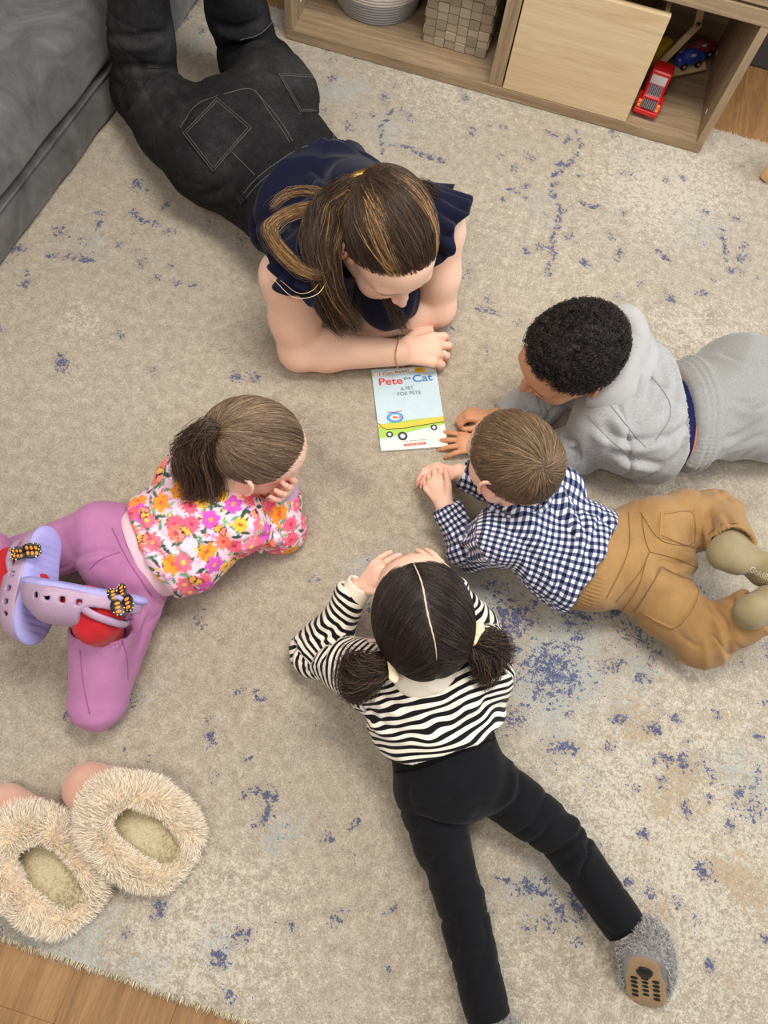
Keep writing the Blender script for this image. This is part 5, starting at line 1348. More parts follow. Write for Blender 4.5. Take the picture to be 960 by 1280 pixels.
# ------------------------------------------------------------------ the woman
def woman():
    root = thing('person', at(400, 250, 0), 'woman with long brown hair, navy top and black jeans, propped on her elbows', 'person')
    base = (244, 203, 180)
    S = dict(pel=at(300, 172, .12), waist=at(372, 224, .135), chest=at(448, 292, .17), shR=at(362, 346, .215), shL=at(545, 288, .235), elR=at(374, 438, .052), wrR=at(499, 441, .060),
             elL=at(545, 384, .05), wrL=at(440, 412, .042), hipR=at(262, 200, .125), hipL=at(345, 128, .125), knR=at(182, 116, .08), knL=at(314, 78, .08), anR=at(170, -62, .40), anL=at(276, -66, .40))
    H = Head(at(486, 304, .325), heading(482, 292, 55, 100, .325), 30, 1.08, 0)
    up = V3(0, 0, 1); ax = unit(S['chest']-S['pel']); ax[2] = 0; ax = unit(ax); side = unit(np.cross(ax, up))
    f = Field()
    f.chain([S['pel'], S['waist'], S['chest']], [.115, .095, .11], k=.04, n=up, f=.72)
    f.cap(S['chest'], H.p(0, -.03, -.10), .085, .055, k=.05); f.cap(S['chest']+V3(0, 0, .04), H.p(0, -.02, -.05), .055, .054, k=.03)
    for s, e in (('R', .0), ('L', .0)):
        f.chain([S['chest']+V3(0, 0, .02), S['sh'+s]], [.09, .06], k=.04)
        m1 = .45*S['sh'+s]+.55*S['el'+s]
        f.chain([S['sh'+s], m1, S['el'+s]], [.058, .053, .044], k=.02)
        m2 = .72*S['el'+s]+.28*S['wr'+s]
        f.chain([S['el'+s], m2, S['wr'+s]], [.043, .044, .029], k=.02)
        f.chain([S['hip'+s], S['kn'+s], S['an'+s]], [.08, .055, .04], k=.03)
    head_field(f, H, False)
    dR = unit(at(571, 435, .050)-S['wrR'])
    t1, j1 = hand_field(f, S['wrR'], dR, V3(-.05, -.35, .93), True, .165, per=[(20, 40, 30), (22, 48, 35), (26, 52, 35), (28, 50, 30)], spread=(5, 1, -3, -7), thumb=(.7, .55, -.5), fat=1.0)
    dL = unit(at(392, 420, .03)-S['wrL'])
    t2, j2 = hand_field(f, S['wrL'], dL, V3(0, 0, 1), False, .16, curl=(25, 30, 25))
    body_mesh('body', f, .0032, root, base, H, t1+t2, joints=j1+j2, L=.165, dark=(120, 86, 66), b=.42)
    gold = plain('gold', (222, 170, 90), .25, .6, 1.0)
    # ring and bracelet
    js = j1[2]; a, b = js[0], js[1]; c = a*.45+b*.55; d = unit(b-a); e1 = unit(np.cross(d, up)); e2 = np.cross(d, e1)
    tube('ring', [c+(e1*math.cos(t)+e2*math.sin(t))*.0108 for t in np.linspace(0, 6.283, 24, endpoint=False)], .0013, plain('white_gold', (226, 214, 196), .2, .6, 1.0), root, 6, True)
    gem = Field(); q = c+(-e2 if e2[2] < 0 else e2)*.0115+V3(0, 0, .001); gem.ell(q, V3(.0034, .0034, .0024)); Vg, Fg = gem.mesh(.0008); mesh_obj('ring_stone', Vg, Fg, plain('clear_stone', (244, 240, 236), .1, .9), root)
    wv = unit(S['wrR']-S['elR']); c = S['wrR']-wv*.006; e1 = unit(np.cross(wv, up)); e2 = np.cross(wv, e1); links = []
    for k in range(34):
        t = 6.283*k/34; p = c+(e1*math.cos(t)+e2*math.sin(t))*.0335+wv*.004*math.sin(t*2); tt = -e1*math.sin(t)+e2*math.cos(t)
        links.append(tube_data([p-tt*.0026, p+tt*.0026], .0015, 6))
    Vb, Fb = join_data(links); mesh_obj('bracelet', Vb, Fb, gold, root, label='thin gold chain bracelet')
    # navy top
    g = Field(); hem = at(380, 206, .25); hem[2] = .14
    g.chain([hem-ax*.02, S['waist']+ax*.05, S['chest']+ax*.0, S['chest']+ax*.05+V3(0, 0, .03)], [.154, .146, .138, .10], k=.05, n=up, f=.80)
    for s in 'LR':
        dd = unit(S['el'+s]-S['sh'+s])
        g.cap(S['chest']+V3(0, 0, .025), S['sh'+s]+dd*.0, .10, .060, k=.04)
        g.cut(S['sh'+s]+dd*.03, dd, .12)
    g.cut(at(372, 366, .22), at(340, 398, .19)-at(372, 366, .22), .10); g.cut(at(556, 322, .22), at(590, 345, .19)-at(556, 322, .22), .09)
    g.cap(S['chest'], at(484, 368, .12), .10, .075, k=.05)
    g.cap(S['chest']+V3(0, 0, .05), H.p(0, -.035, -.115), .085, .062, k=.05)
    g.cap(H.p(0, -.025, -.13), H.p(0, -.01, -.02), .058, .075, op='s', k=.004)
    g.cut(hem-ax*.012, -ax+V3(0, 0, -.1), .3)
    V, F = g.mesh(.0042); V = relax(V, F, 1); N = normals(V, F)
    V = V+N*(folds(V, ax+.4*side, .06, 2.6, 111)*.006+creases(V, ax-.9*side, .06, 3, 112)*.008)[:, None]
    V = drape(V, F, [[(312, 290), (345, 262), (400, 240)], [(332, 302), (365, 275), (410, 258)], [(390, 210), (410, 225), (440, 222)]], .009, .007)
    nv = cloth('navy_crepe', (15, 18, 42), .16, weave=800, sheen=.1); mesh_obj('navy_top', V, F, nv, root)
    # flutter sleeves: wavy double frills round each shoulder
    for s in 'RL':
        sh, d = (at(392, 338, .250), unit(at(354, 386, .17)-at(392, 338, .25))) if s == 'R' else (at(532, 284, .265), unit(at(590, 330, .19)-at(532, 284, .265)))
        e1 = unit(np.cross(d, up)); e2 = np.cross(d, e1)
        for lay, (l0, l1, r0, r1, fr) in enumerate([(-.05, .034, .072, .090, 9), (-.05, .018, .070, .090, 8)]):
            nu, na = 14, 120; Vs = []
            for i in range(nu+1):
                u = i/nu
                for k in range(na):
                    t = 6.283*k/na; w_ = u**1.3; r = r0+(r1-r0)*u**.8+.011*w_*math.sin(fr*t+lay*1.3+(0 if s == 'R' else 2))+.004*w_*math.sin(17*t+1)
                    p = sh+d*(l0+(l1-l0)*u+.012*w_*math.sin(fr*.5*t+.7+lay))+(e1*math.cos(t)+e2*math.sin(t))*r
                    Vs.append(p)
            Vs = np.array(Vs); Fs = np.array([(i*na+k, i*na+(k+1) % na, (i+1)*na+(k+1) % na, (i+1)*na+k) for i in range(nu) for k in range(na)])
            nn = normals(Vs, Fs); o = len(Vs)
            rim = np.array([(nu*na+k, nu*na+(k+1) % na, o+nu*na+(k+1) % na, o+nu*na+k) for k in range(na)])
            mesh_obj('flutter_sleeve', np.vstack([Vs, Vs-nn*.0016]), np.vstack([Fs, Fs[:, ::-1]+o, rim]), nv, root)
    # jeans
    t = Field(); wb = at(381, 202, .25); wb[2] = .145
    t.chain([wb+ax*.0, S['pel']+ax*.06, S['pel']], [.156, .158, .155], k=.05, n=up, f=.78)
    for s in 'LR':
        t.ell(S['hip'+s]+V3(0, 0, .035)+ax*.0, V3(.092, .092, .085), k=.05)
        t.chain([S['hip'+s], .5*S['hip'+s]+.5*S['kn'+s], S['kn'+s]], [.102, .094, .080], k=.03)
        t.chain([S['kn'+s], .55*S['kn'+s]+.45*S['an'+s], S['an'+s]], [.078, .072, .058], k=.012)
        la = unit(S['an'+s]-S['kn'+s]); t.cut(S['an'+s], la, .09); t.cap(S['an'+s]-la*.04, S['an'+s]+la*.05, .052, .054, op='s', k=.003)
    t.cut(wb+ax*.004+V3(0, 0, .02), ax+V3(0, 0, .15), .28)
    V, F = t.mesh(.0048); V = relax(V, F, 1); N = normals(V, F)
    V = V+N*(folds(V, side, .08, 2.2, 121)*.003)[:, None]
    for s in 'LR':
        la = unit(S['an'+s]-S['kn'+s]); ta = unit(S['kn'+s]-S['hip'+s])
        V = V+N*((gauss(V, S['kn'+s]+V3(0, 0, .04), .10)*folds(V, la-.4*ta, .04, 3, 122)+.6*gauss(V, (S['kn'+s]+S['an'+s])/2, .12)*folds(V, la, .06, 2.6, 123))*.006)[:, None]
    for s in 'LR':
        la = unit(S['an'+s]-S['kn'+s]); V = V+N*((gauss(V, S['kn'+s]+V3(0, 0, .06), .12)+.5*gauss(V, S['hip'+s], .15))*creases(V, la-.5*side, .05, 3.2, 127)*.012)[:, None]
    V = drape(V, F, [[(158, 119), (192, 100), (217, 83)], [(271, 62), (308, 58), (350, 48)], [(225, 160), (240, 137), (272, 117)], [(154, 142), (170, 125), (183, 104)], [(133, 87), (167, 83), (212, 85)], [(300, 95), (325, 85), (350, 90)], [(215, 115), (235, 125), (255, 120)], [(132, 40), (165, 48), (210, 40)], [(265, 30), (300, 36), (335, 22)], [(245, 245), (270, 240), (290, 225)]], .010, .0085)
    m = Mat('black_denim', (36, 36, 38), .95, .1)
    n1 = m.noise(5, 3); n2 = m.noise(900, 2, .7, m.mapped((1, 1, 1), (0, 0, .6))); n3 = m.noise(60, 4, .7)
    k = m.math('ADD', m.math('MULTIPLY', n1, .4), m.math('ADD', m.math('MULTIPLY', n2, .42), m.math('MULTIPLY', n3, .18)))
    m.color(m.ramp(k, [(.36, srgb(18, 18, 20)), (.5, srgb(36, 36, 38)), (.64, srgb(68, 68, 69))])); m.bump(n2, .3, .0007)
    mesh_obj('jeans', V, F, m.m, root); bj = bvh_of(V, F)
    stt = cloth('grey_topstitch', (92, 90, 88), .1); dk = cloth('black_seam', (20, 20, 22), .1)
    for q in ([(227, 167), (267, 217), (317, 160), (271, 121)], [(346, 92), (374, 142), (428, 140), (398, 94)]):
        patch_on('back_pocket', bj, q, root, m.m, .0022, 18)
        cx, cy = np.mean(q, 0)
        for kx in (.95, .86):
            pp = [((x-cx)*kx+cx, (y-cy)*kx+cy) for x, y in q]
            for i in range(4): seam_on('stitching', bj, [pp[i], ((pp[i][0]+pp[(i+1) % 4][0])/2, (pp[i][1]+pp[(i+1) % 4][1])/2), pp[(i+1) % 4]], root, stt, .0006, .0030, 16)
    for px in ([(290, 190), (305, 205), (319, 219)], [(373, 142), (400, 140), (424, 150), (434, 162)], [(412, 150), (416, 165), (418, 178)], [(279, 118), (315, 112), (336, 140), (352, 162), (362, 178)], [(319, 114), (340, 138), (356, 160), (366, 177)],
               [(304, 243), (318, 226), (340, 208), (371, 188), (400, 179), (440, 178)], [(306, 250), (322, 231), (345, 212), (375, 194), (404, 185), (444, 186)], [(272, 120), (245, 132), (225, 160)], [(165, 72), (160, 100), (150, 122)], [(180, 86), (214, 84)], [(300, 50), (325, 42), (345, 22)]):
        seam_on('stitching', bj, px, root, stt if px[0][0] > 200 else dk, .0008, .0008)
    for q in ([(367, 178), (375, 176), (380, 200), (371, 202)], [(292, 243), (299, 238), (310, 250), (303, 256)], [(444, 184), (450, 184), (452, 198), (446, 200)]):
        patch_on('belt_loop', bj, q, root, m.m, .0042, 5)
    # socked feet above the raised shins
    sk = cloth('black_sock_knit', (30, 30, 34), .1)
    for s in 'LR':
        la = unit(S['an'+s]-S['kn'+s]); toe_d = unit(-ax+V3(0, 0, .25)); f3 = Field(); hl = S['an'+s]+la*.075+ax*.02
        sock_foot(f3, S['an'+s]-la*.06, hl, hl+toe_d*.215, -la, .041); Vk, Fk = f3.mesh(.005); mesh_obj('sock', Vk, Fk, sk, root)
    # head hair
    hm = hmesh('brunette_base', (52, 38, 28), (74, 55, 40)); rad = (.083, .104, .094); cen = (0, -.014, .020)
    cap, cV, cF = scalp_cap('hair', H, root, hm, rad, cen, up=.02, bump=.002); tag(cap, 'long brown hair with blonde highlights, half tied back')
    q_, _ = drop(bvh_of(cV, cF), 452, 221); cl = H.loc(q_ if q_ is not None else at(455, 217, .40))-np.array(cen); tgt = unit(cl/np.array(rad))
    st = pulled_hair(H, rad, cen, tgt, 11000, up=.0, jit=.12, lift=.005, n=16)
    cols = [(56, 41, 30), (68, 50, 36), (46, 33, 25), (88, 66, 47)]; blond = [(150, 114, 74), (172, 136, 90), (120, 90, 60)]
    ct = tints(len(st), cols, [.4, .3, .2, .1], .09); bt = tints(len(st), blond)
    for i, s in enumerate(st):
        l = (H.loc(s[0])-np.array(cen))/np.array(rad); r = H.loc(s[7])
        if (.22 < l[0] < .50 and l[1] > .25 and R.random() < .8) or (-.80 < l[0] < -.62 and l[1] > .2 and R.random() < .6) : ct[i] = bt[i]
    hair_obj('hair_strands', st, .00042, M_HAIR, cap, ct)
    def lk(name, px, rad_, cnt, colset, wts=None, seed=0, **kw):
        out = lock([at(*p) for p in px], rad_, cnt, seed=seed, **kw)
        return hair_obj(name, out, .00042, M_HAIR, cap, tints(len(out), colset, wts))
    mixc = cols+blond[:1]
    lk('side_lock', [(440, 240, .42), (416, 270, .38), (403, 318, .33), (405, 362, .27), (418, 396, .21), (432, 420, .16)], [.012, .024, .031, .030, .024, .010], 1500, mixc, [.3, .28, .17, .15, .10], 1, curl=.003, frizz=.004, twist=1.0, short=.3)
    lk('side_lock', [(428, 275, .38), (414, 325, .33), (422, 375, .26), (440, 402, .19), (450, 416, .15)], [.010, .018, .020, .016, .006], 600, mixc, [.3, .28, .17, .15, .10], 2, curl=.003, frizz=.004, short=.3)
    lk('side_lock', [(478, 360, .25), (492, 385, .21), (500, 400, .17), (508, 414, .12)], [.006, .011, .010, .004], 260, cols, None, 3, frizz=.006, short=.3)
    lk('back_lock', [(452, 222, .43), (428, 238, .41), (404, 268, .37), (396, 310, .345), (402, 350, .32)], [.010, .020, .030, .030, .014], 1100, cols, None, 4, curl=.003, frizz=.005, short=.35)
    lk('back_lock', [(505, 232, .40), (530, 240, .36), (545, 262, .31), (548, 290, .27)], [.008, .018, .018, .008], 450, cols, None, 5, curl=.002, frizz=.005, short=.3)
    for i, (w_, n_) in enumerate([([(430, 262, .38), (400, 256, .36), (366, 262, .345), (341, 277, .335), (336, 290, .33), (352, 316, .33), (374, 336, .33), (396, 343, .325), (410, 332, .32)], 150),
                                  ([(426, 268, .38), (394, 262, .36), (362, 270, .345), (343, 284, .335), (344, 300, .33), (362, 322, .33), (382, 338, .325), (402, 338, .32)], 90),
                                  ([(425, 250, .39), (392, 240, .36), (360, 243, .34), (336, 262, .33)], 60)]):
        lk('loose_wave', w_, [.003, .005, .007, .007, .006, .003], n_, blond+[(108, 82, 58)], None, 10+i, frizz=.005, short=.2)
    wl = [spline([at(378, 266, .345)+V3(0, 0, .002*i), at(381+i*4, 300, .34), at(392-i*3, 330, .335)], 10) for i in range(3)]
    wl += [spline([at(412, 346, .31), at(396, 368, .30), at(368, 372, .30), at(345, 352, .31), at(332, 335, .30)], 14), spline([at(406, 340, .31), at(392, 362, .30), at(372, 366, .30), at(350, 350, .31)], 14)]
    hair_obj('flyaway_hair', wl, .0005, M_HAIR, cap, tints(len(wl), [(214, 184, 132)]))
    e = H.p(*(np.array(cen)+tgt*np.array(rad)*1.06)); cf = Field(); q = unit(at(470, 214, .4)-at(440, 222, .4))
    cf.cap(e-q*.014, e+q*.014, .0045, .0045, n=unit(e-H.c), f=.5); cf.cap(e-q*.006, e+q*.006, .0065, .0065, n=unit(e-H.c), f=.5)
    Vc, Fc = cf.mesh(.0012); mesh_obj('hair_clip', Vc, Fc, gold, root, label='small gold hair clip')
woman()

# ------------------------------------------------------------------ shelf unit
M_OAK = wood('grey_oak_x', (158, 136, 110), (184, 162, 136), (128, 106, 84), 8, 'X')
M_OAKZ = wood('grey_oak_z', (158, 136, 110), (184, 162, 136), (128, 106, 84), 8, 'Z')
M_ASH = wood('pale_ash', (212, 188, 150), (226, 206, 170), (194, 168, 128), 5, 'X', 1.6)
SX0, SX1, SY0, SY1 = -.748, .458, 1.877, 2.262
sh = thing('shelf_unit', ((SX0+SX1)/2, (SY0+SY1)/2, 0), 'low grey-oak shelf unit with open cubbies at the edge of the rug', 'shelf')
cxs, cys, W, D = (SX0+SX1)/2, (SY0+SY1)/2, SX1-SX0, SY1-SY0
box('bottom_board', (cxs, cys, .0155), (W, D, .029), M_OAK, sh, .0012)
box('middle_board', (cxs, cys, .3665), (W+.004, D+.002, .033), M_OAK, sh, .0012)
for x, t_ in ((SX0+.0105, .021), (SX1-.0105, .021)): box('side_panel', (x, cys, .1902), (t_, D, .3194), M_OAKZ, sh, .001)
box('divider', (-.138, cys, .1902), (.038, D-.012, .3194), M_OAKZ, sh, .001)
for i_, xc in ((0, -.4475), (1, .1735)):
    dr_ = box('drawer_front', (xc, SY0+.010, .560), (.612 if i_ else .588, .018, .340), M_OAK, sh, .0012)
    tube('drawer_knob', [(xc, SY0+.001, .56), (xc, SY0-.016, .56)], .012, M_ASH, dr_, 16)
box('upper_case', (cxs, cys+.012, .560), (W, D-.026, .342), M_OAKZ, sh, .001)
box('top_board', (cxs, cys, .749), (W+.004, D+.002, .033), M_OAK, sh, .0012)
box('back_panel', (cxs, SY1-.004, .1902), (W-.042, .006, .3194), M_OAK, sh, 0)
for y in (1.95, 2.2):
    for x, sx in ((SX0+.0215, 1), (SX1-.0215, -1)): tube('cam_cover', [(x, y, .07), (x+sx*.0012, y, .07)], .0075, plain('cam_plastic', (206, 200, 190), .5), sh, 16)
# pale wooden bin
bn = thing('wooden_bin', (.060, 2.04, .031), 'pale ash wooden bin with a plain front beside the red toy truck', 'bin')
box('front_panel', (.060, SY0+.0095, .1745), (.350, .017, .286), M_ASH, bn, .0012)
for x in (-.108, .228): box('side_panel', (x, 2.05, .165), (.012, .30, .266), M_ASH, bn, .001)
box('back_panel', (.060, 2.206, .165), (.348, .012, .266), M_ASH, bn, .001); box('base_panel', (.060, 2.05, .036), (.324, .30, .008), M_ASH, bn, .0008)

# coiled rope bowl
rb = thing('rope_bowl', (-.545, 2.098, .031), 'round coiled rope bowl, grey below and white above, in the left cubby', 'basket')
def coil(name, zs, rs, col):
    parts = []
    for z, r in zip(zs, rs):
        pts = [(-.545+r*math.cos(a), 2.098+r*math.sin(a), z) for a in np.linspace(0, 6.283, 64, endpoint=False)]
        parts.append(tube_data(pts, .0052, 8, True))
    V, F = join_data(parts); m = Mat(name+'_cotton', col, .9, .15, .2); wv = m.n('ShaderNodeTexWave', Scale=120.0, Distortion=2.0); m.l(m.co(), wv.inputs['Vector'])
    m.color(m.mix(wv.outputs['Fac'], tuple(c*.72 for c in srgb(*col)[:3])+(1,), srgb(*col))); m.bump(wv.outputs['Fac'], .4, .001)
    mesh_obj(name, V, F, m.m, rb)
n_ = 16; zz = .0365+np.arange(n_)*.0088; rr = .114+.030*np.sin(np.linspace(0, 1.5, n_))
coil('grey_coils', zz[:7], rr[:7], (172, 170, 172)); coil('white_coils', zz[7:], rr[7:], (226, 218, 208))
bmb = bmesh.new(); bmesh.ops.create_circle(bmb, cap_ends=True, radius=.108, segments=40); bmesh.ops.translate(bmb, vec=(-.545, 2.098, .0345), verts=bmb.verts); bm_obj('bowl_base', bmb, plain('rope_base', (180, 176, 172), .9), rb)

# woven strap basket: each strap crossing is a piece
wk = thing('woven_basket', (-.283, 2.10, .031), 'square basket woven from wide taupe straps, holding toys in the left cubby', 'basket')
bx0, bx1, by0, by1, bh = -.372, -.190, 1.974, 2.235, .215
m = Mat('taupe_strap', (166, 152, 132), .8, .2, .1); wv = m.noise(300, 3, .7, m.mapped((1, 1, 14))); oi = m.n('ShaderNodeObjectInfo')
k = m.math('ADD', m.math('MULTIPLY', wv, .6), m.math('MULTIPLY', oi.outputs['Random'], .35)); m.color(m.ramp(k, [(.2, srgb(136, 122, 102)), (.5, srgb(176, 162, 140)), (.8, srgb(206, 192, 168))])); m.bump(wv, .3, .001); M_STRAP = m.m
M_STRAP2 = m.m.copy(); M_STRAP2.name = 'taupe_strap_upright'
for nd_ in M_STRAP2.node_tree.nodes:
    if nd_.type == 'MAPPING': nd_.inputs['Scale'].default_value = (14, 1, 1)
inner = bmesh.new()
for c, s_ in ((((bx0+bx1)/2, by0+.004, .031+bh/2-.02), (bx1-bx0-.006, .003, bh-.045)), (((bx0+bx1)/2, by1-.004, .031+bh/2), (bx1-bx0-.006, .003, bh-.004)), ((bx0+.004, (by0+by1)/2, .031+bh/2), (.003, by1-by0-.006, bh-.004)), ((bx1-.004, (by0+by1)/2, .031+bh/2), (.003, by1-by0-.006, bh-.004)), (((bx0+bx1)/2, (by0+by1)/2, .034), (bx1-bx0-.006, by1-by0-.006, .003))):
    box_bm(inner, s_, Matrix.Translation(c))
bm_obj('liner', inner, plain('basket_liner', (120, 108, 92), .9), wk)
def strap_mesh(wd, hg, mt=None):
    b = bmesh.new(); box_bm(b, (wd*.97, .004, hg*.97), None, .0015, 2); me = bpy.data.meshes.new('strap_crossing'); b.to_mesh(me); b.free(); me.materials.append(mt or M_STRAP)
    me.polygons.foreach_set('use_smooth', np.zeros(len(me.polygons), bool)); return me
cw, ch_ = (bx1-bx0)/6, bh/9; sm_ = strap_mesh(cw, ch_); nd = 8; sd_ = strap_mesh((by1-by0)/nd, ch_); sm2_ = strap_mesh(cw, ch_, M_STRAP2); sd2_ = strap_mesh((by1-by0)/nd, ch_, M_STRAP2)
def put_strap(me, loc, rz, tilt):
    o = bpy.data.objects.new('strap_crossing', me); o.location = loc; o.rotation_euler = (tilt[0], tilt[1], rz); link(o, wk)
for j in range(9):
    for i in range(6):
        if j >= 7 and i in (1, 2, 3): continue                          # the hand slot
        o = .0016 if (i+j) % 2 else -.0012
        put_strap(sm_ if o > 0 else sm2_, (bx0+cw*(i+.5), by0-o, .031+ch_*(j+.5)), 0, (0, 0))
    for i in range(nd):
        o = .0016 if (i+j) % 2 else -.0012
        put_strap(sd_ if o > 0 else sd2_, (bx1+o, by0+(by1-by0)/nd*(i+.5), .031+ch_*(j+.5)), math.pi/2, (0, 0))
        put_strap(sd_ if o > 0 else sd2_, (bx0-o, by0+(by1-by0)/nd*(i+.5), .031+ch_*(j+.5)), math.pi/2, (0, 0))
pts = [(bx0+cw, by0-.002, .031+bh), (bx0+cw, by0-.002, .031+ch_*7.1), (bx0+cw*4, by0-.002, .031+ch_*7.1), (bx0+cw*4, by0-.002, .031+bh)]
tube('slot_binding', pts, .003, M_STRAP, wk, 6)
# toys in the basket
def toy(name, loc, size, col, label, cat, rz=.3, bev=.006):
    o = box(name, loc, size, plain(name+'_paint_%d' % len(bpy.data.materials), col, .35, .5), None, bev, rz); o.location = (0, 0, 0); return tag(o, label, cat)
toy('toy_block', (-.310, 2.018, .150), (.038, .036, .045), (232, 190, 60), 'yellow toy block seen through the slot of the woven basket', 'toy block')
toy('toy_block', (-.258, 2.018, .152), (.038, .036, .045), (206, 40, 44), 'red toy block seen through the slot of the woven basket', 'toy block', -.25)
toy('toy_block', (-.290, 2.062, .168), (.06, .04, .06), (96, 60, 140), 'purple toy block deep inside the woven basket', 'toy block', .1)
box('packing_cloth', (-.283, 2.10, .083), (.150, .22, .090), plain('grey_cloth', (120, 116, 112), .9), wk, .01)

# ---- toys in the right cubby
def toy_truck():
    M4 = Matrix.Translation((.287, 1.985, .031)) @ Matrix.Rotation(math.radians(-6), 4, 'Z')         # faces -y
    t = thing('toy_truck', (.287, 1.985, .031), 'red toy truck with grey grille in the right cubby', 'toy truck')
    red = plain('truck_red', (206, 34, 40), .3, .5); blk = plain('truck_black', (28, 26, 28), .5); gl = plain('windscreen_silver', (212, 212, 214), .3, .5); org = plain('lamp_orange', (246, 150, 60), .35, .5)
    def P(name, c, s, mat, bev=.004, rx=0.0): bm = bmesh.new(); box_bm(bm, s, M4 @ Matrix.Translation(c) @ Matrix.Rotation(rx, 4, 'X'), bev, 3); return bm_obj(name, bm, mat, t)
    P('chassis', (0, 0, .022), (.062, .150, .014), red); P('cab', (0, .012, .062), (.056, .050, .064), red, .008)
    P('bonnet', (0, -.040, .046), (.050, .066, .034), red, .008); P('windscreen', (0, -.0145, .072), (.042, .003, .024), gl, .001, math.radians(-12)); P('bumper', (0, -.075, .020), (.066, .010, .014), red, .003)
    P('load_bed', (0, .056, .040), (.060, .040, .022), red, .004)
    gm = plain('grille_grey', (150, 140, 150), .4)
    g = P('grille', (0, -.0735, .047), (.038, .004, .030), gm, .001, math.radians(-20))
    for i in range(7): bm = bmesh.new(); box_bm(bm, (.0022, .002, .027), M4 @ Matrix.Translation(((i-3)*.0053, -.0762, .0475)) @ Matrix.Rotation(math.radians(-20), 4, 'X')); bm_obj('grille_bar', bm, blk, g)
    gb = P('bonnet_vent', (0, -.046, .0635), (.036, .044, .002), gm, .0005)
    for i in range(7): bm = bmesh.new(); box_bm(bm, (.0024, .042, .0016), M4 @ Matrix.Translation(((i-3)*.0050, -.046, .0650))); bm_obj('vent_slot', bm, blk, gb)
    for sx in (-1, 1):
        for dz in (0, .011): P('headlamp', (sx*.0255, -.0745, .034+dz), (.009, .006, .009), org, .002)
        P('mudguard', (sx*.029, -.045, .030), (.012, .052, .016), red, .005)
        for y in (-.045, .045):
            pts = [M4 @ Vector((sx*.024, y, .0145)), M4 @ Vector((sx*.034, y, .0145))]; V, F = tube_data([tuple(p) for p in pts], .0145, 18); mesh_obj('wheel', V, F, blk, t, smooth=False)
toy_truck()
def bar(name, a, b, w_, th, mat, parent=None):
    a, b = V3(*a), V3(*b); d = unit(b-a); s = unit(np.cross(d, V3(0, -.5, 1))); n = np.cross(s, d)
    bm = bmesh.new(); box_bm(bm, (np.linalg.norm(b-a)+w_*.8, w_, th), frame((a+b)/2, d, s, n), .004, 2); return bm_obj(name, bm, mat, parent)
birch = wood('birch_toy', (200, 176, 134), (216, 194, 154), (180, 154, 112), 8, 'Z')
fa = thing('toy_digger_arm', (.32, 2.13, .04), 'jointed pale wooden toy arm standing behind the red truck', 'toy')
j0, j1, j2 = (.290, 2.090, .078), (.345, 2.15, .155), (.315, 2.165, .270)
bar('lower_link', j0, j1, .019, .007, birch, fa); bar('upper_link', (j1[0], j1[1]+.009, j1[2]), (j2[0], j2[1]+.009, j2[2]), .021, .007, birch, fa)
q = V3(0, -.5, .8); tube('joint_pin', [V3(*j1)-q*.012, V3(*j1)+q*.0075], .005, plain('pin_steel', (120, 112, 104), .3, .5, 1), fa, 14)
yl = box('hook_block', (.300, 2.16, .262), (.022, .022, .05), plain('yellow_paint', (224, 190, 60), .4), fa, .004, .3)
def toy_car(loc, rz, col, label, L=.085):
    t = thing('toy_car', loc, label, 'toy car'); Mx = Matrix.Translation(loc) @ Matrix.Rotation(rz, 4, 'Z'); p_ = plain('car_paint_%d' % len(bpy.data.materials), col, .3, .5)
    f = Field(); A = lambda *v: np.array(Mx @ Vector(v))
    f.cap(A(-L*.38, 0, .018), A(L*.38, 0, .018), .017, .016, k=.01); f.ell(A(-L*.05, 0, .032), V3(L*.26, .0165, .015), np.array(Mx.to_3x3()), k=.01); f.cut(A(0, 0, .008), (0, 0, -1), .1)
    V, F = f.mesh(.003); mesh_obj('car_body', V, F, p_, t)
    wn = Field(); wn.ell(A(-L*.05, 0, .036), V3(L*.20, .0172, .0085), np.array(Mx.to_3x3())); V, F = wn.mesh(.003); mesh_obj('window_band', V, F, plain('car_window', (150, 160, 176), .2, .6), t)
    for x in (-L*.27, L*.27):
        for sy in (-1, 1): V, F = tube_data([A(x, sy*.012, .010), A(x, sy*.0185, .010)], .010, 16); w_ = mesh_obj('wheel', V, F, plain('tyre', (30, 28, 30), .6), t, smooth=False); V, F = tube_data([A(x, sy*.0186, .010), A(x, sy*.0196, .010)], .004, 10); mesh_obj('wheel_hub', V, F, plain('hub', (216, 150, 150), .4), w_, smooth=False)
    return t
pl = tag(bar('wooden_plank', (.310, 2.088, .050), (.405, 2.150, .056), .028, .010, birch), 'pale wooden toy plank lying under the dark toy cars', 'toy plank')
toy_car((.362, 2.128, .062), .62, (36, 62, 150), 'blue toy car on the wooden plank behind the red truck'); toy_car((.386, 2.176, .066), .62, (120, 44, 56), 'dark red toy car at the back of the right cubby')
toy_car((.372, 2.205, .031), .4, (150, 150, 152), 'grey toy car at the very back of the right cubby')
toy('toy_block', (.268, 2.105, .071), (.030, .09, .08), (206, 172, 48), 'yellow toy block between the wooden bin and the jointed arm', 'toy block', -.5)
# pale wooden toy at the right border of the rug
wb_ = Field(); c = at(975, 208, .03); wb_.box(c, V3(.05, .016, .026), np.array(Matrix.Rotation(math.radians(52), 3, 'Z')), r=.006); wb_.cap(c+V3(0, 0, -.03), c+V3(.001, 0, -.03), .018, .018, op='s')
V, F = wb_.mesh(.003); tag(mesh_obj('wooden_block', V, F, wood('beech', (214, 176, 128), (226, 192, 146), (196, 156, 108), 8, 'X')), 'pale wooden arch block on the rug at the right border', 'toy block')

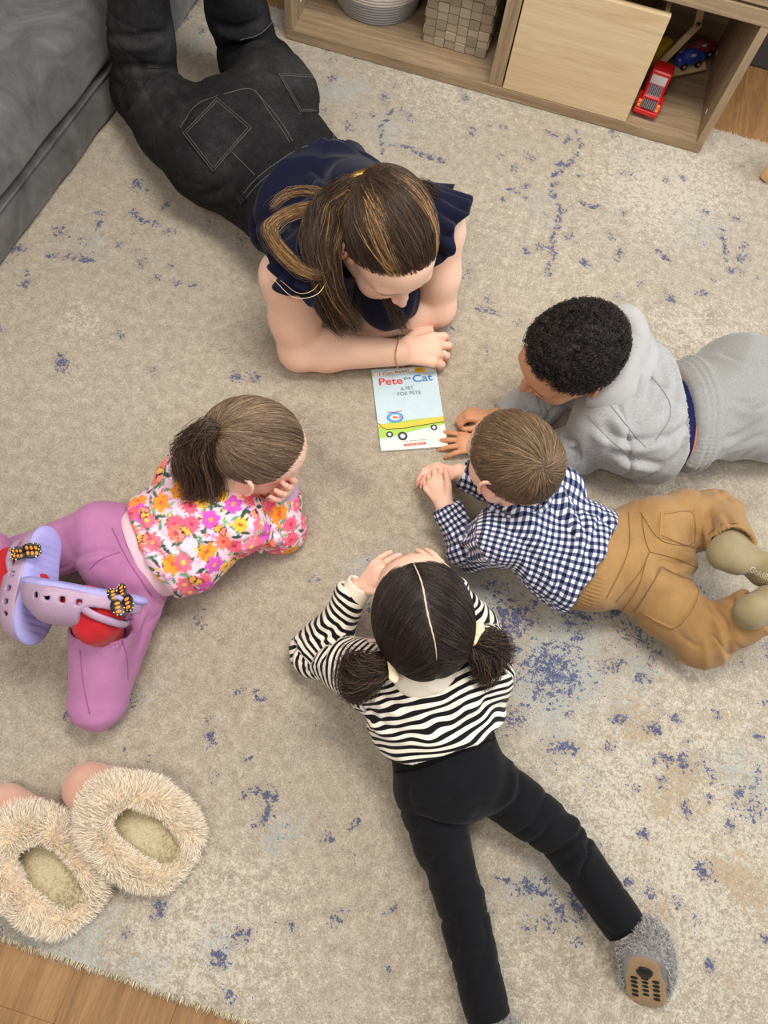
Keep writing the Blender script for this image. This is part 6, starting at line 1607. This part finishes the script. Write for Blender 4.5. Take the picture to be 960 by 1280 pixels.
# ------------------------------------------------------------------ sofa
def sofa():
    root = thing('sofa', (-1.5, .9, 0), 'low charcoal grey velvet sofa at the upper left, beside the kneeling jeans', 'sofa')
    root['label'] = 'low charcoal velvet sofa in two thick layers beside the woman in jeans'
    m = Mat('charcoal_velvet', (92, 92, 94), .85, .2, .35)
    n = m.noise(7, 5, .65, None, 1.2); n2 = m.noise(700, 2); k = m.math('ADD', m.math('MULTIPLY', n, .8), m.math('MULTIPLY', n2, .2))
    m.color(m.ramp(k, [(.34, srgb(66, 66, 68)), (.5, srgb(92, 92, 94)), (.66, srgb(116, 115, 115))])); m.bump(n, .25, .006); m.bump(n2, .15, .0006)
    ang = math.radians(-3.8)
    def lay(name, z0, z1, r, out, amp, seed):
        f = Field(); Mz = np.array(Matrix.Rotation(ang, 3, 'Z')); c = V3(-1.08, 1.15, 0)+Mz@V3(-.46+out, -.05, 0); c[2] = (z0+z1)/2
        f.box(c, V3(.46, .98, (z1-z0)/2), Mz, r=r); V, F = f.mesh(.012); V = relax(V, F, 2); N = normals(V, F)
        V = V+N*(noise3(V*9, seed)*amp+folds(V, V3(.3, 1, .2), .12, 2, seed+1)*amp*.5)[:, None]; V[:, 2] = np.maximum(V[:, 2], z0 if z0 > 0 else .0005)
        return mesh_obj(name, V, F, m.m, root)
    lay('base_cushion', .0005, .108, .012, 0, .003, 131); lay('seat_cushion', .109, .262, .045, .004, .004, 135)
    e = math.radians(-3.8)
    for z, o in ((.218, -.012), (.109, .001)):
        P = [V3(-1.08+o+(y-1.15)*math.tan(-ang)*1.0, y, z) for y in np.linspace(.25, 2.05, 40)]
        tube('piping', P, .0022, m.m, root, 6)
sofa()

# ------------------------------------------------------------------ book
def book():
    tl, bl, br = at(465, 462, .004), at(476.2, 564.2, .004), at(559.7, 558.7, .004)
    x = unit(br-bl); y = unit(tl-bl); y = unit(y-x*(x@y)); Wd, Hh = .150, .2085
    root = thing('picture_book', (bl+br)/2-V3(0, 0, .003), 'thin paperback picture book in the middle of the circle', 'book')
    th = .0046; z0 = .0012; O = V3(bl[0], bl[1], 0)
    fr = lambda u, v, z: O+x*u+y*v+V3(0, 0, z)
    def slab(name, u0, u1, v0, v1, z, t, mat, parent=root):
        V = [fr(u, v, zz) for zz in (z, z+t) for u, v in ((u0, v0), (u1, v0), (u1, v1), (u0, v1))]
        return mesh_obj(name, V, [(3, 2, 1, 0), (4, 5, 6, 7), (0, 1, 5, 4), (1, 2, 6, 5), (2, 3, 7, 6), (3, 0, 4, 7)], mat, parent, smooth=False)
    cov = Mat('cover_print', (196, 220, 232), .35, .4); cov.color(cov.mix(cov.noise(40, 3), srgb(190, 214, 228), srgb(206, 228, 238)))
    slab('back_cover', 0, Wd, 0, Hh, z0, .0006, cov.m); slab('page_block', .0015, Wd-.001, .001, Hh-.001, z0+.0006, th, plain('paper', (238, 234, 222), .8)); zt = z0+.0006+th
    cv = slab('front_cover', 0, Wd, 0, Hh, zt, .0006, cov.m); zt += .0006
    def poly(name, pts, col, lvl, mat=None, closed=True):
        V = [fr(u*Wd, v*Hh, zt+.00015*lvl) for u, v in pts]
        return mesh_obj(name, V, [tuple(range(len(V)))], mat or plain('ink_%d' % len(bpy.data.materials), col, .4), cv, smooth=False)
    def ring(cu, cv_, ru, rv, n=28): return [(cu+ru*math.cos(a), cv_+rv*math.sin(a)) for a in np.linspace(0, 6.283, n, endpoint=False)]
    def text(body, u, v, h, col, wid=None, rot=0.0, bold=.0, al='CENTER', lvl=4):
        cu = bpy.data.curves.new('text', 'FONT'); cu.body = body; cu.size = h*Hh*1.35; cu.align_x = al; cu.offset = bold; cu.resolution_u = 4
        to = bpy.data.objects.new('t', cu); scene.collection.objects.link(to); dg = bpy.context.evaluated_depsgraph_get(); me = bpy.data.meshes.new_from_object(to.evaluated_get(dg)); bpy.data.objects.remove(to)
        V = np.array([q.co[:] for q in me.vertices]); Fp = [tuple(p.vertices) for p in me.polygons]
        if wid: V[:, 0] *= wid*Wd/(V[:, 0].max()-V[:, 0].min())
        c, s = math.cos(rot), math.sin(rot); W2 = np.array([fr(u*Wd+c*a-s*b, v*Hh+s*a+c*b, zt+.00015*lvl) for a, b, _ in V])
        return mesh_obj('printed_lettering', W2, Fp, plain('ink_%d' % len(bpy.data.materials), col, .4), cv, smooth=False)
    # banner
    poly('banner', [(.03, .905), (.15, .912), (.35, .925), (.6, .945), (.66, .950), (.66, .995), (.5, .99), (.3, .968), (.15, .958), (.03, .955)], (248, 247, 240), 1)
    poly('banner', [(.80, .945), (.97, .925), (.95, .95), (.97, .985), (.80, .99)], (240, 238, 228), 1)
    text('I Can Read!', .345, .932, .033, (40, 40, 44), .46, .10)
    poly('badge', ring(.745, .962, .085, .036), (246, 188, 50), 3); text('FIRST', .745, .955, .018, (120, 70, 30), .11, 0, 0, 'CENTER', 5)
    # title
    text('Pete', .27, .795, .092, (222, 62, 62), .36, .02, .0004); text('the', .535, .848, .042, (40, 44, 52), .11, .12); text('Cat', .765, .815, .092, (62, 126, 204), .31, .06, .0004)
    text('A PET', .51, .715, .046, (58, 120, 96), .20, .06); text('FOR PETE', .53, .652, .046, (58, 120, 96), .36, .03)
    # picture: grass, sand, skateboard and fish bowl (the animal is left out)
    poly('print_patch', [(0, .30), (0, .14), (.2, .155), (.45, .20), (.7, .235), (1, .27), (1, .35), (.8, .36), (.5, .345), (.2, .33)], (170, 208, 90), 1)
    poly('print_patch', [(0, 0), (1, 0), (1, .262), (.7, .225), (.45, .190), (.2, .145), (0, .12)], (240, 236, 224), 2)
    poly('skateboard_print', [(.0, .295), (.04, .265), (.12, .245), (.4, .25), (.7, .275), (1, .30), (1, .365), (.7, .335), (.4, .31), (.15, .305), (.04, .325)], (248, 200, 70), 3)
    V, F = tube_data([fr(u*Wd, v*Hh, zt+.0006) for u, v in ((.01, .325), (.05, .275), (.12, .248), (.4, .25), (.7, .275), (1, .297))], .0008, 5); mesh_obj('skateboard_outline', V, F, plain('ink_black', (24, 24, 30), .5), cv)
    for u, v, r in ((.155, .185, .05), (.345, .155, .072), (.83, .235, .05)):
        for k, (f_, col) in enumerate(((1, (30, 30, 40)), (.62, (150, 152, 168)), (.42, (236, 236, 236)))): poly('wheel_print', ring(u, v, r*f_, r*f_*.72), col, 4+k)
    for k, (a, b, col) in enumerate(((.125, .062, (58, 130, 200)), (.105, .050, (120, 186, 226)), (.07, .030, (236, 240, 240)))): poly('bowl_print', ring(.27, .385, a, b), col, 4+k)
    poly('fish_print', [(.215, .385), (.25, .398), (.29, .396), (.32, .385), (.35, .400), (.35, .368), (.32, .380), (.29, .370), (.25, .370)], (236, 96, 60), 8)
    V, F = tube_data([fr(u*Wd, v*Hh, zt+.0009) for u, v in ((.165, .455), (.27, .447), (.385, .46))], .0008, 5); mesh_obj('bowl_rim_print', V, F, plain('ink_red', (206, 110, 100), .5), cv)
    text('by James Dean', .53, .085, .026, (90, 84, 84), .32, .02); poly('imprint_bar', [(.345, .032), (.675, .040), (.675, .068), (.345, .060)], (206, 60, 66), 3); text('SCHOLASTIC', .51, .041, .017, (240, 226, 222), .27, .02, 0, 'CENTER', 5)
book()

# ------------------------------------------------------------------ furry slippers
def slipper(toe, heel, label, tilt, seed):
    toe, heel = V3(toe[0], toe[1], 0), V3(heel[0], heel[1], 0); d = unit(heel-toe); s = np.cross(V3(0, 0, 1), d); L = np.linalg.norm(heel-toe); M = np.stack([s, d, V3(0, 0, 1)], 1)
    root = thing('slipper', (toe+heel)/2, label, 'slipper', 'pair of furry slippers')
    P = lambda x, y, z: toe+M@V3(x, y*L, z)
    o = Field(); o.chain([P(0, .14, .008), P(.002, .35, .008), P(0, .62, .008), P(0, .86, .008)], [.040, .048, .042, .037], k=.004, n=V3(0, 0, 1), f=.2)
    V, F = o.mesh(.0035); V[:, 2] = np.maximum(V[:, 2], .0008); mesh_obj('sole', V, F, cloth('pink_suede_sole', (204, 150, 134), .06), root)
    u = Field(); u.chain([P(0, .15, .030), P(.002, .34, .036), P(.001, .52, .034)], [.044, .052, .048], k=.02, n=V3(0, 0, 1), f=.74); u.cut(P(0, 0, .004), (0, 0, -1), .4); u.cut(P(0, .43, .03), d, .2)
    V, F = u.mesh(.0032); V = relax(V, F, 1); sue = Mat('pink_suede', (206, 156, 140), .95, .1, .4); n = sue.noise(30, 4); sue.color(sue.mix(n, srgb(196, 148, 130), srgb(216, 174, 156))); sue.bump(sue.noise(500, 3), .3, .001)
    mesh_obj('toe_cap', V, F, sue.m, root, label='dusty pink suede toe')
    bt = bvh_of(V, F); pts = []
    for a in np.linspace(-1, 1, 24):
        q, n_ = snap(bt, P(a*.045, .27-.03*(1-a*a), .085*(1-.5*a*a)), .0006); pts.append(q)
    tube('toe_stitching', pts, .0011, plain('pale_thread', (232, 196, 182), .8), root, 5)
    i_ = Field(); i_.chain([P(0, .40, .016), P(0, .62, .016), P(0, .86, .016)], [.036, .035, .033], k=.02, n=V3(0, 0, 1), f=.25); V, F = i_.mesh(.004)
    fi = Mat('cream_fleece', (216, 200, 160), 1, .1, .3); fi.color(fi.mix(fi.noise(160, 4), srgb(186, 172, 138), srgb(216, 204, 174))); fi.bump(fi.noise(260, 3), .8, .004); mesh_obj('insole', V, F, fi.m, root)
    # fur collar
    ring = spline([P(0, .34, .070), P(.038, .42, .060), P(.053, .58, .043), P(.049, .78, .031), P(.028, .93, .024), P(0, .955, .020), P(-.028, .93, .024), P(-.049, .78, .031), P(-.053, .58, .043), P(-.038, .42, .060), P(0, .34, .070)], 40)[:-1]
    n_ = len(ring); rd = [.024-.008*abs(math.sin(math.pi*k/n_))**1.0-(.009 if .40 < k/n_ < .60 else 0) for k in range(n_)]
    c = Field()
    for k in range(n_): c.cap(ring[k], ring[(k+1) % n_], rd[k], rd[(k+1) % n_], k=.01)
    c.cap(P(0, .34, .050), P(0, .43, .050), .042, .034, k=.02, n=V3(0, 0, 1), f=.6); c.cap(P(0, .52, .045), P(0, .83, .040), .032, .029, op='s', k=.01, n=None)
    V, F = c.mesh(.0045); V = relax(V, F, 1); V[:, 2] = np.maximum(V[:, 2], .003); N = normals(V, F)
    fb = hmesh('fur_base', (214, 190, 158), (230, 210, 180)); col = mesh_obj('fur_collar', V, F, fb, root, label='cream fluffy collar')
    rg = np.random.default_rng(seed); cen_ = P(0, .64, .05); tri = rg.integers(0, len(V), 22000); st = []
    flow = noise3(V*30, 3); f2 = noise3(V*30, 9)
    for t in tri:
        n0 = N[t]; 
        if n0[2] < -.5: continue
        a = V[t]+rg.normal(size=3)*.0015; outw = unit((a-cen_)*V3(1, 1, .3)); ln = (.007+.006*rg.random())*(.45 if n0@unit(cen_-a) > .25 else 1)
        dr = unit(n0*.85+outw*.5+V3(flow[t], f2[t], -.25)*.75+rg.normal(size=3)*.16); e = a+dr*ln; dr2 = unit(dr+V3(flow[t], f2[t], -.5)*.9)
        st.append(np.array([a, a+dr*ln*.5, e, e+dr2*ln*.45]))
    for x in st: x[:, 2] = np.maximum(x[:, 2], .002)
    hair_obj('fur', st, .00040, M_HAIRM, col, [V3(*srgb(244, 232, 214)[:3])*(.88+.2*rg.random()) for _ in st])
    st = []
    for _ in range(1500):
        a = P(rg.uniform(-.03, .03), rg.uniform(.42, .92), .0245); e = a+V3(rg.normal()*.003, rg.normal()*.003, .004+.003*rg.random()); st.append(np.array([a, (a+e)/2+rg.normal(size=3)*.001, e]))
    hair_obj('insole_pile', st, .0005, M_HAIRM, root, [V3(*srgb(206, 194, 162)[:3])*(.8+.3*rg.random()) for _ in st])
slipper(at(88, 968, .035), at(236, 1080, .01), 'furry cream and pink slipper on the right of the pair, overlapping the other', 0, 5)
slipper(at(-14, 990, .035), at(110, 1143, .01), 'furry cream and pink slipper on the left of the pair, nearest the picture border', 0, 6)

# ------------------------------------------------------------------ the striped girl's furry animal slippers (worn)
def furry_shoe(ank, heel, toe, seed, up):
    d = unit(toe-heel); n = unit(up-d*(up@d)); s = np.cross(d, n); L = np.linalg.norm(toe-heel); M = np.stack([s, d, n], 1); C_ = (heel+toe)/2
    P = lambda x, y, z: heel+M@V3(x, y*L, z)
    f = Field(); f.chain([P(0, .08, .028), P(0, .5, .026), P(0, .92, .022)], [.036, .038, .034], k=.02); f.cap(P(0, .1, .02), P(0, .06, .040), .035, .032, k=.02); f.cut(P(0, .5, -.002), -n, .3)
    V, F = f.mesh(.003); V = relax(V, F, 1); V[:, 2] = np.maximum(V[:, 2], .001); N = normals(V, F)
    sh_ = mesh_obj('slipper_upper', V, F, hmesh('grey_fur_base', (120, 118, 118), (160, 158, 156)), P_str, label='grey furry slipper with animal face')
    rg = np.random.default_rng(seed); st = []
    for t in rg.integers(0, len(V), 4200):
        if N[t]@n < -.6: continue
        a = V[t]; ln = .006+.004*rg.random(); ph = rg.random()*6.28; e1 = unit(np.cross(N[t], V3(.3, .4, .8))); e2 = np.cross(N[t], e1)
        st.append(np.array([a+N[t]*ln*u+(e1*math.cos(ph+u*5)+e2*math.sin(ph+u*5))*.0018*u*2 for u in np.linspace(0, 1, 6)]))
    for x in st: x[:, 2] = np.maximum(x[:, 2], .0015)
    hair_obj('slipper_fur', st, .00055, M_HAIRM, sh_, [V3(*srgb(176, 174, 174)[:3])*(.62+.55*rg.random()) for _ in st])
    o = Field(); o.chain([P(0, .06, -.001), P(0, .5, -.001), P(0, .90, -.001)], [.027, .031, .034], k=.001, n=n, f=.12); V, F = o.mesh(.0022); V[:, 2] = np.maximum(V[:, 2], .001)
    so = mesh_obj('slipper_sole', V, F, cloth('tan_felt_sole', (176, 146, 112), .08, sheen=.1), P_str, label='tan slipper sole with black grip pads')
    blk = plain('grip_black', (24, 23, 24), .5)
    spots = [(0, .20, .0075, .0062)]+[(x*.017, y, .0064, .0048) for y in (.40, .52, .64, .78, .90) for x in (-1, 1)]+[(0, y, .0064, .0048) for y in (.36, .47, .58, .70, .82)]
    for k, (x, y, a, b) in enumerate(spots):
        g = Field()
        if k == 0: g.cap(P(-.0038, .16, -.005), P(0, .24, -.005), .0046, .0016, n=n, f=.35); g.cap(P(.0038, .16, -.005), P(0, .24, -.005), .0046, .0016, n=n, f=.35)
        else: g.ell(P(x, y, -.0048), V3(a, b, .0012), M)
        V, F = g.mesh(.0013); mesh_obj('grip_pad', V, F, blk, so)
    for sx in (-1, 1):
        g = Field(); c = P(sx*.036, .72, .014); g.ell(c, V3(.006, .008, .010), M); V, F = g.mesh(.0022); V[:, 2] = np.maximum(V[:, 2], .001); mesh_obj('animal_ear', V, F, plain('black_plush', (26, 24, 28), .9), sh_)
    g = Field(); g.ell(P(-.038, .25, .035), V3(.003, .004, .0045), M); V, F = g.mesh(.0014); mesh_obj('bead_eye', V, F, blk, sh_)
an, kn = S_str['anR'], S_str['knR']; la = unit(an-kn)
sk = Field(); sk.chain([an-la*.03, an+la*.014, an+la*.035], [.027, .027, .026], k=.01); V, F = sk.mesh(.0026); mesh_obj('sock', V, F, cloth('white_sock', (232, 226, 214), .05), P_str, label='white sock')
furry_shoe(at(795, 1178, .085), at(805, 1204, .085), at(808, 1247, .016), 7, V3(.22, .79, -.72))
an, kn = S_str['anL'], S_str['knL']; la = unit(an-kn)
furry_shoe(an, an+la*.035+V3(0, 0, .034), an+la*.15-V3(0, 0, .012), 8, V3(0, 0, -1))
